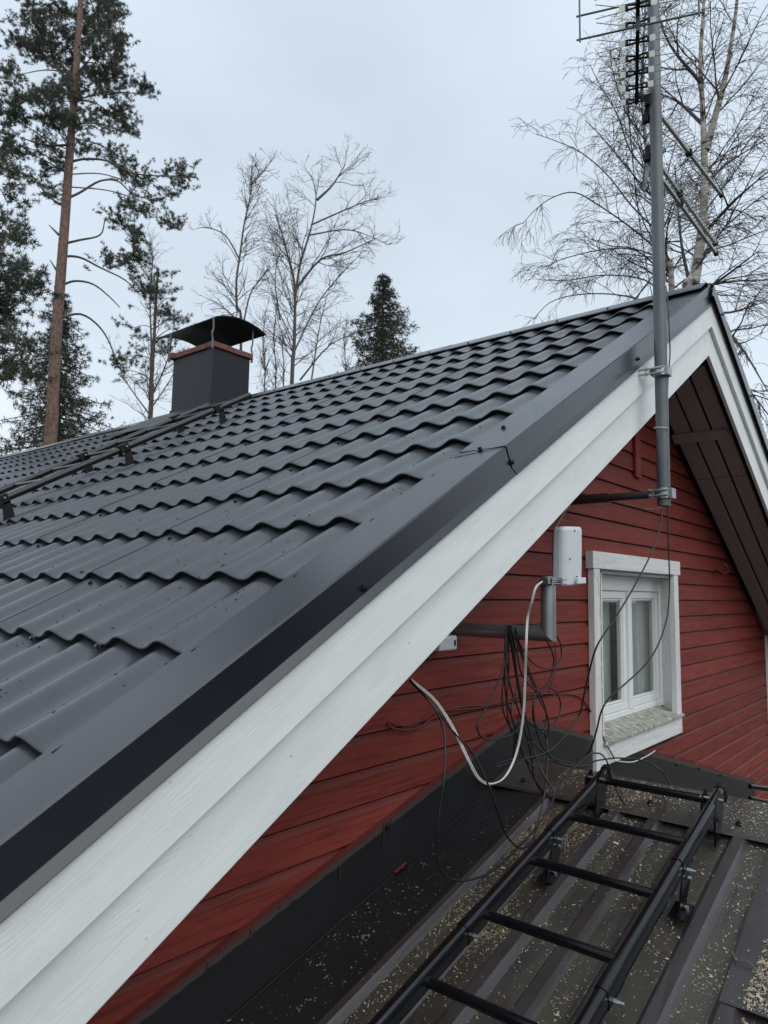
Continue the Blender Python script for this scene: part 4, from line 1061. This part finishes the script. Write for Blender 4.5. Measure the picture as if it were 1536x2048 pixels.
cable([(777, 1444, W-.01), (800, 1451, W-.015), (830, 1448, W-.012), (870, 1425, W-.01), (900, 1421, W-.01), (960, 1415, W-.01), (1000, 1402, W-.01), (1045, 1386, W-.01), (1085, 1384, W-.01)], .0034, m_cabler, 'thinner red painted cable twisted beside the clipped one', group=GR)
cable([(1112, 1060, W-.02), (1105, 1090, W-.02), (1107, 1150, W-.02), (1109, 1270, W-.02), (1112, 1330, W-.02), (1100, 1385, W-.015)], .0036, m_cabler, 'red painted cable running down the siding behind the galvanised pipe', group=GR)
cable([(1322, 1016, YM+.03), (1290, 1018, .0), (1265, 1012, .1), (1240, 1003, .18), (1200, 1000, .28), (1160, 1002, .4), (1140, 1010, .47), (1120, 1040, .48), (1108, 1062, .48)], .0034, mat('beige_cable_sheath', (.30, .24, .2), .5), 'beige cable sagging from the mast foot along its wall arm')
cable([(1228, 1520, W-.07), (1240, 1523, W-.07), (1265, 1524, W-.07), (1290, 1514, W-.07), (1310, 1502, W-.07)], .0034, m_cablew, 'short white cable sagging under the mossy window sill')
cable([(1310, 1504, W-.025), (1345, 1510, W-.025), (1385, 1521, W-.025), (1420, 1534, W-.025), (1450, 1546, W-.025), (1485, 1553, W-.025), (1512, 1559, W-.025)], .0034, m_cabler, 'thin red cable lying along the hem of the porch flashing right of the window')
cable([(1297, 195, YM+.05), (1300, 260, YM+.045), (1302, 330, YM+.042), (1307, 420, YM+.042), (1309, 520, YM+.042), (1312, 600, YM+.042), (1316, 640, YM+.05)], .0033, m_cable, 'black antenna cable taped along the left side of the mast')
cable([(1332, 572, YM+.03), (1336, 610, YM-.01), (1339, 670, YM-.02), (1340, 710, YM-.02), (1336, 760, YM-.02), (1334, 850, YM-.015)], .0032, m_cable, 'black cable down the right side of the mast over the bargeboard')
cable([(1255, 200, .0), (1266, 330, .05), (1280, 450, .1), (1298, 560, .1), (1312, 625, .0)], .0026, m_cable, 'thin stay wire running down left of the mast to the roof edge')

# ------------------------------------------------------------------ rain drops on the new roof
mb = MB(); r4 = random.Random(3)
def drop(p, r, nrm):
    q = nrm.to_track_quat('Z', 'Y').to_matrix(); n = 8; st = r4.uniform(.8, 1.5); V = []
    for (rr, hh_) in ((1, 0), (.85, .35), (.45, .6)):
        for i in range(n): a = 2*math.pi*i/n; V.append(p+q@Vector((math.cos(a)*r*rr, math.sin(a)*r*rr*st, hh_*r*.6)))
    V.append(p+q@Vector((0, 0, .4*r)))
    mb.add(V, [(k*n+i, k*n+(i+1) % n, (k+1)*n+(i+1) % n, (k+1)*n+i) for k in (0, 1) for i in range(n)]+[(2*n+i, 2*n+(i+1) % n, 3*n) for i in range(n)], True)
cnt = 0
while cnt < 1500:
    if r4.random() < .6 or cnt == 0: s, y = -r4.uniform(1.5, 5.2), .2+abs(r4.gauss(0, 1.5)); cs_, cy_ = s, y
    else: s, y = cs_+r4.gauss(0, .03), cy_+r4.gauss(0, .03)
    if y < .2 or y > 6: continue
    h = roof_h(s, y); dy = (wave(y+.002)-wave(y-.002))/.004
    nrm = (NL-Vector((0, 1, 0))*dy).normalized(); drop(RL(s, y, h+.0003), min(.0045, abs(r4.gauss(.0014, .0011))+.0009), nrm); cnt += 1
put('rain_drops', mb, m_water, kind='stuff', label='beads of rain water standing on the dark metal tiles', cat='water drops')

# ------------------------------------------------------------------ trees
def px_dist(x, y, D): return at_dist(x, y, D)
def grow(mb, pts, r0, r1, rnd, lvl, cfg):
    """draw a limb and sprout finer ones along it"""
    mb_, tw = mb
    (mb_ if lvl <= cfg.get('thick_lvl', 0) else tw).tube(pts, r0, 7 if r0 > .04 else (5 if r0 > .012 else 3), max(r1, cfg['rmin']), cap=False)
    if lvl >= cfg['depth']: return
    L = sum((pts[i+1]-pts[i]).length for i in range(len(pts)-1))
    n = int(L*cfg['per_m'][lvl]*rnd.uniform(.8, 1.2))+1
    for i in range(n):
        t = rnd.uniform(cfg['t0'][lvl], 1.0); f = t*(len(pts)-1); k = min(int(f), len(pts)-2); p = pts[k].lerp(pts[k+1], f-k); d = (pts[k+1]-pts[k]).normalized()
        # side direction
        a = rnd.uniform(0, 2*math.pi); ref = Vector((math.cos(a), math.sin(a), rnd.uniform(-.3, .5))); side = (ref-d*ref.dot(d)).normalized()
        ang = rnd.uniform(*cfg['ang'][lvl]); dd = (d*math.cos(ang)+side*math.sin(ang)).normalized()
        LL_ = cfg['len'][lvl]*(1-.78*t)*rnd.uniform(.55, 1.25)
        seg = cfg['seg'][lvl]; q = [p]; c = p.copy(); v = dd
        for j in range(seg):
            v = (v+Vector((rnd.gauss(0, 1), rnd.gauss(0, 1), rnd.gauss(0, 1)))*cfg['jit'][lvl]+Vector((0, 0, cfg['grav'][lvl]*(j+1)/seg))).normalized(); c = c+v*(LL_/seg); q.append(c.copy())
        rr = max(cfg['rmin'], min(r0*.55, cfg['rad'][lvl])*(1-.5*t))
        grow(mb, q, rr, cfg['rmin'], rnd, lvl+1, cfg)
BIR = dict(depth=3, per_m=(3.0, 5.0, 7.0), t0=(.12, .1, .1), ang=((.5, 1.0), (.4, .9), (.4, .9)), len=(2.4, .9, .42), seg=(7, 5, 3), jit=(.10, .16, .2), grav=(-.02, -.20, -.35), rad=(.03, .010, .005), rmin=.0035)
def bare_tree(name, label, D, stems, limbs, r, seed, cfg, base_m, twig_m, group=None, limb_r=.03):
    rnd = random.Random(seed); x, y = stems[0][0][:2]; b = at_dist(x, y, D)
    t = thing(name, label, 'tree', (b.x, b.y, ZG), group)
    tr, tw = MB(), MB()
    for si, st in enumerate(stems):
        P = [at_dist(px, py, D+(q[0] if q else 0)) for px, py, *q in st]
        if si == 0: P = [Vector((P[0].x, P[0].y, ZG))]+P
        P = crom(P, 4); rr = r if si == 0 else r*.6
        grow((tr, tw), P, rr, .012, rnd, 0, cfg if si == 0 else cfg)
    c2 = dict(cfg); c2['t0'] = (.2, .1, .1)
    for lm in limbs:
        P = crom([at_dist(px, py, D+(q[0] if q else 0)) for px, py, *q in lm], 4)
        c3 = dict(c2); c3['thick_lvl'] = -1; c3['len'] = (cfg['len'][0]*.45, cfg['len'][1]*.8, cfg['len'][2]*.9); c3['per_m'] = (cfg['per_m'][0]*1.3,)+tuple(cfg['per_m'][1:]); grow((tr, tw), P, limb_r, .005, rnd, 0, c3)
    put('trunk', tr, base_m, t); put('crown', tw, twig_m, t); return t
big = dict(BIR); big['per_m'] = (3.0, 5.5, 8.0); big['len'] = (2.3, 1.0, .5); big['rmin'] = .0028; big['rad'] = (.016, .0065, .0035); big['jit'] = (.12, .16, .2); big['grav'] = (-.03, -.28, -.45)
bare_tree('birch_tree', 'tall bare birch with forked white trunk rising behind the gable peak', 10.5,
    [[(1376, 660), (1388, 570), (1400, 490), (1408, 410), (1409, 330), (1406, 230), (1401, 120), (1408, 0), (1412, -160)], [(1412, 300), (1428, 240), (1447, 170), (1462, 90), (1474, 0), (1482, -120)]],
    [[(1385, 590), (1365, 500, .3), (1356, 420, .5), (1350, 330, .8)], [(1405, 470), (1470, 400, -.5), (1540, 340, -1)], [(1408, 380), (1450, 330, .8), (1530, 280, 1.5)],
     [(1380, 600), (1440, 560, -.6), (1520, 500, -1)], [(1405, 170), (1340, 90, -.3), (1310, 10, -.5)], [(1406, 250), (1350, 200, .3), (1290, 180, .8)],
     [(1400, 640), (1470, 680, -1), (1540, 790, -1.5)], [(1400, 620), (1460, 625, 1), (1540, 600, 1.5)], [(1400, 700), (1480, 760, 1), (1560, 860, 1)]],
    .092, 21, big, m_birch, m_twig, 'bare birches behind the gable', .030)
c4 = dict(big); c4['per_m'] = (2.6, 6.0, 9.0)
bare_tree('birch_tree', 'slimmer bare birch left of the mast with long drooping branches', 11.5,
    [[(1345, 620), (1335, 540), (1322, 470), (1308, 390), (1294, 310), (1287, 240), (1285, 150), (1290, 30), (1295, -60)]],
    [[(1312, 460), (1262, 410), (1215, 350), (1165, 307), (1120, 285), (1072, 268)], [(1316, 500), (1262, 455), (1200, 412), (1150, 385), (1105, 395), (1070, 420), (1045, 448)],
     [(1325, 625), (1280, 600), (1220, 588), (1150, 590), (1100, 605), (1065, 640)], [(1335, 600), (1290, 560), (1210, 550), (1140, 560), (1085, 560)], [(1300, 350), (1260, 300), (1235, 230), (1200, 170), (1180, 130)],
     [(1290, 280), (1250, 220), (1225, 140), (1220, 90)], [(1310, 400), (1250, 330), (1200, 270), (1170, 240)], [(1320, 540), (1270, 500), (1200, 500), (1120, 520), (1090, 540)]],
    .05, 22, c4, m_birch, m_twig, 'bare birches behind the gable', .015)
far = dict(BIR); far['depth'] = 3; far['per_m'] = (2.4, 3.6, 5.0); far['len'] = (2.5, 1.2, .6); far['rmin'] = .0042; far['grav'] = (.06, .02, 0); far['jit'] = (.14, .2, .25); far['rad'] = (.020, .010, .006)
bare_tree('bare_tree', 'bare tree with several stems standing right of the chimney', 22,
    [[(583, 790), (588, 700), (590, 620), (588, 560), (575, 510), (562, 460), (550, 430)], [(590, 600), (600, 530), (612, 490), (626, 440), (632, 390), (622, 350)], [(590, 580), (640, 520), (690, 505), (745, 480)], [(634, 400), (665, 370), (690, 330)]],
    [[(590, 700), (640, 600, 1), (700, 530, 1), (730, 500, 1)], [(600, 760), (660, 690, -1), (730, 660, -1)], [(560, 640), (550, 560), (560, 500)], [(620, 780), (640, 650, 1), (660, 570, 1)], [(622, 450), (690, 420), (740, 400), (762, 400)], [(620, 470), (700, 460, .5), (780, 490, .5)]],
    .075, 23, far, m_stem, m_twig2, 'bare trees beyond the ridge', .032)
f2 = dict(far); f2['per_m'] = (2.4, 3.4, 4.6); f2['len'] = (1.9, .9, .5)
bare_tree('bare_tree', 'slender bare tree rising straight behind the chimney cap', 23,
    [[(482, 700), (474, 620), (473, 560), (480, 510), (488, 450), (497, 410), (503, 370), (503, 330)], [(484, 660), (500, 590), (520, 560), (540, 530)]],
    [[(480, 520), (450, 470), (410, 455), (385, 460)], [(475, 640), (440, 610), (400, 590)], [(500, 370), (530, 340), (555, 300)]], .05, 24, f2, m_stem, m_twig2, 'bare trees beyond the ridge', .03)
f3 = dict(far); f3['per_m'] = (3.0, 3.0, 2.0); f3['len'] = (1.1, .6, .3); f3['grav'] = (.22, .12, .1); f3['ang'] = ((.25, .5),)*3
for i, (x, yt, lab) in enumerate([(528, 620, 'thin grey sapling nearest the chimney in the group beside it'), (550, 600, 'middle of three thin grey saplings beside the chimney'), (566, 690, 'shortest thin sapling next to the many stemmed bare tree'), (690, 640, 'thin bare sapling left of the small spruce')]):
    bare_tree('sapling', lab, 26+i, [[(x, 800), (x+2, 740), (x-2, 680), (x+4, yt)]], [], .03, 30+i, f3, m_stem, m_twig2, 'saplings beyond the ridge')
bare_tree('bare_tree', 'pale bare tree behind the small pine left of the chimney', 27,
    [[(298, 860), (300, 780), (303, 700), (300, 600), (305, 520), (300, 480)], [(300, 800), (335, 720), (350, 640)]], [[(300, 830), (250, 760), (225, 700)], [(300, 820), (340, 760), (370, 700)]], .06, 26, f2, m_stem, m_twig2, 'bare trees beyond the ridge', .03)

# the wood that stands behind the viewer (it shows in the panes and the glossy flashing)
mb = MB(); rf_ = random.Random(77)
for i in range(110):
    a = math.radians(rf_.uniform(165, 330)); D_ = rf_.uniform(26, 46); x0, y0 = CAM.x+D_*math.cos(a), CAM.y+D_*math.sin(a); H_ = rf_.uniform(8, 13); R_ = rf_.uniform(1.5, 2.6); n_ = 9
    mb.tube([(x0, y0, ZG), (x0, y0, ZG+H_*.9)], .16, 5, .04)
    for l_ in range(9):
        z0_ = ZG+H_*(.08+.10*l_); r_ = R_*(1-l_/9.5); b0 = len(mb.v); mb.v.append((x0, y0, z0_+H_*.17))
        for k in range(2*n_):
            an = math.pi*k/n_+rf_.uniform(-.1, .1); q_ = r_*(rf_.uniform(.85, 1.15) if k % 2 else rf_.uniform(.4, .6)); mb.v.append((x0+q_*math.cos(an), y0+q_*math.sin(an), z0_-rf_.uniform(0, .35)*(k % 2)))
        for k in range(2*n_): mb.f.append((b0, b0+1+k, b0+1+(k+1) % (2*n_))); mb.sm.append(False)
put('forest', mb, m_spruce, kind='stuff', label='dark spruce wood standing across the yard behind the viewer', cat='forest')

# conifers
def tuft(mb, p, r, rnd, up, n=14):
    for k in range(n):
        d = Vector((rnd.gauss(0, 1), rnd.gauss(0, 1), rnd.gauss(0, 1)+up)).normalized(); w = d.cross(Vector((rnd.random(), rnd.random(), rnd.random()))).normalized()*r*.06
        e_ = p+d*r*rnd.uniform(.7, 1.15); mb.add([p-w, p+w, e_], [(0, 1, 2)])
def sprays(fo, tw, c, rad, rnd, count, size, up=.6, nt=6):
    for i in range(count):
        p = c+Vector((rnd.gauss(0, .45)*rad[0], rnd.gauss(0, .45)*rad[0], rnd.gauss(0, .45)*rad[1]))
        d = Vector((rnd.gauss(0, 1), rnd.gauss(0, 1), rnd.gauss(0, .4)+up)).normalized(); L = size*rnd.uniform(2, 4.5)
        tw.tube([p, p+d*L], .006, 3, .004, cap=False)
        for j in range(nt):
            q = p+d*(L*(.3+.7*j/(nt-1)))+Vector((rnd.gauss(0, .3), rnd.gauss(0, .3), rnd.gauss(0, .3)))*size; tuft(fo, q, size*rnd.uniform(.75, 1.2), rnd, .5)
def pine(name, label, D, trunk, r, limbs, blobs, seed, size, dens, mt_n, mt_b, group='pines beyond the roof'):
    rnd = random.Random(seed); b = at_dist(trunk[0][0], trunk[0][1], D); t = thing(name, label, 'tree', (b.x, b.y, ZG), group)
    P = [at_dist(x, y, D) for x, y in trunk]; P = crom([Vector((P[0].x-.1, P[0].y, ZG))]+P, 4)
    mb = MB(); mb.tube(P, r, 14, r*.35, cap=False); put('trunk', mb, mt_b, t)
    lm, fo = MB(), MB(); ppm = FPX/D
    for L in limbs:
        z = rnd.uniform(-.8, .8); n_ = len(L)
        Q = crom([at_dist(x, y, D+z*i/(n_-1)) for i, (x, y) in enumerate(L)], 4); lm.tube(Q, .030*(D/17), 6, .010, cap=False)
    for bl in blobs:
        x, y, rx, ry = bl[:4]; dz = rnd.uniform(-1.3, 1.3); c = at_dist(x, y, D+dz); 
        # many small clumps in each branch mass, joined to the trunk by a thin limb
        n = max(2, int(rx*ry/260))
        ti = min(range(len(P)), key=lambda i: abs(P[i].z-(c.z-.25))); 
        if bl[4:] != (0,): lm.tube(crom([P[ti], P[ti].lerp(c, .5)+Vector((0, 0, .12)), c], 4), .017, 5, .009, cap=False)
        for i in range(n):
            a, q = rnd.uniform(0, 2*math.pi), math.sqrt(rnd.random()); cc = at_dist(x+math.cos(a)*q*rx*.95, y+math.sin(a)*q*ry*.95, D+dz+rnd.uniform(-.9, .9)*rx/ppm)
            lm.tube(crom([c, c.lerp(cc, .6)+Vector((0, 0, -.08)), cc], 3), .012, 3, .006, cap=False)
            sprays(fo, lm, cc, (.30*size/.09, .16*size/.09), rnd, int(5*dens), size)
    put('limbs', lm, m_limb, t, kind='stuff'); put('needles', fo, mt_n, t, kind='stuff'); return t
pine('pine_tree', 'tall pine with bare orange trunk left of the chimney and a high open crown', 17.5,
    [(99, 900), (106, 790), (114, 650), (124, 520), (133, 400), (140, 300), (148, 200), (155, 100), (160, 20), (163, -80)], .150,
    [[(128, 400), (160, 385), (200, 362), (235, 362), (262, 385), (300, 400)], [(136, 325), (170, 318), (215, 322), (260, 345), (320, 352), (385, 355)], [(125, 488), (160, 480), (200, 470), (210, 440)],
     [(124, 512), (160, 515), (200, 535), (250, 560), (280, 590)], [(120, 572), (150, 562), (185, 568), (215, 590), (240, 615)], [(112, 640), (160, 628), (200, 655), (225, 700), (230, 740)], [(130, 415), (95, 390), (60, 345)],
     [(142, 290), (90, 290), (40, 275)], [(118, 470), (98, 450)], [(116, 545), (100, 520)]],
    [(80, 35, 55, 40), (190, 25, 60, 45), (245, 75, 30, 60), (130, 100, 80, 40), (35, 150, 40, 25), (235, 150, 40, 45), (288, 188, 24, 18), (100, 190, 70, 40), (220, 225, 45, 40), (20, 235, 30, 35), (120, 255, 50, 35), (90, 340, 40, 25), (40, 290, 35, 20), (105, 380, 30, 18),
     (250, 320, 42, 26), (262, 365, 40, 24), (300, 408, 40, 28), (372, 352, 34, 24, 0), (350, 390, 30, 16, 0), (340, 445, 24, 20, 0), (232, 440, 24, 18, 0), (250, 480, 34, 28, 0), (262, 525, 34, 24, 0), (232, 530, 24, 14, 0), (285, 575, 14, 10, 0), (160, 60, 60, 50), (60, 80, 45, 30), (160, 170, 60, 40), (215, 100, 40, 40), (60, 195, 50, 28), (15, 300, 28, 28), (75, 300, 40, 22), (185, 250, 36, 26), (245, 262, 24, 18), (150, 300, 24, 18)], 41, .078, 2.7, m_needle, m_pinebark)
pine('pine_tree', 'dense dark pine cut off by the left edge of the picture', 14,
    [(-30, 900), (-28, 600), (-25, 300)], .14, [], [(0, 330, 14, 22), (5, 385, 25, 28), (8, 460, 28, 30), (0, 525, 38, 34), (35, 545, 24, 12), (12, 600, 40, 34), (50, 582, 22, 9), (15, 650, 34, 28), (5, 700, 42, 28), (35, 735, 26, 18), (0, 765, 26, 20)], 42, .10, 2.0, m_needle, m_limb)
pine('pine_tree', 'small scruffy pine just left of the chimney', 25,
    [(300, 850), (303, 760), (308, 680), (312, 600), (316, 540)], .09, [], [(315, 560, 26, 22), (300, 590, 32, 18), (345, 595, 26, 16), (320, 620, 45, 18), (270, 655, 32, 18), (345, 640, 34, 20), (360, 655, 18, 10), (300, 690, 40, 20), (250, 715, 34, 22), (265, 750, 34, 20), (330, 700, 22, 16), (240, 740, 20, 18)], 43, .12, 1.1, m_needle, m_limb)
def spruce(label, D, x, ytop, ybot, wbot, seed, dens=1.0, lean=0, group='spruces beyond the roof'):
    rnd = random.Random(seed); b = at_dist(x, ybot, D); t = thing('spruce_tree', label, 'tree', (b.x, b.y, ZG), group)
    T = at_dist(x+lean, ytop, D); Bz = at_dist(x, ybot, D).z; H = T.z-Bz; mb = MB(); mb.tube([(b.x, b.y, ZG), (b.x, b.y, Bz), (T.x, T.y, T.z)], .13, 8, .015); put('trunk', mb, m_limb, t)
    lm, fo = MB(), MB(); ppm = FPX/D; Rb = wbot/2/ppm
    z = .15
    while z < H+.5:
        R = Rb*(z/H)**.75*rnd.uniform(.75, 1.15)+.1; nb = 7
        for k in range(nb):
            a = 2*math.pi*k/nb+rnd.uniform(-.4, .4); L = R*rnd.choice((.45, .7, .9, 1.1, 1.3))*rnd.uniform(.85, 1.1); o_ = Vector((b.x+(T.x-b.x)*(1-z/H), b.y, T.z-z)); d = Vector((math.cos(a), math.sin(a), 0))
            pts = [o_, o_+d*L*.4+Vector((0, 0, -.10*L)), o_+d*L*.8+Vector((0, 0, -.22*L)), o_+d*L+Vector((0, 0, -.16*L))]
            Q = crom(pts, 4); lm.tube(Q, .02, 4, .006, cap=False)
            nn = int(L*12*dens)+3
            for i in range(nn):
                f = (.15+.85*i/nn)*(len(Q)-1); kk = min(int(f), len(Q)-2); p = Q[kk].lerp(Q[kk+1], f-kk); sd = Vector((-d.y, d.x, 0))*rnd.gauss(0, .10*L+.03)
                tuft(fo, p+sd+Vector((0, 0, rnd.uniform(-.16, .05)*min(1, L))), .13*rnd.uniform(.7, 1.3), rnd, -.5, 8)
        z += .17
    put('limbs', lm, m_limb, t, kind='stuff'); put('needles', fo, m_spruce, t, kind='stuff')
spruce('dark spruce partly hidden behind the orange pine trunk', 24, 118, 580, 900, 200, 51, 1.7)
spruce('small dark pointed spruce standing behind the roof ridge right of the chimney', 25, 765, 545, 795, 200, 52, 2.0)
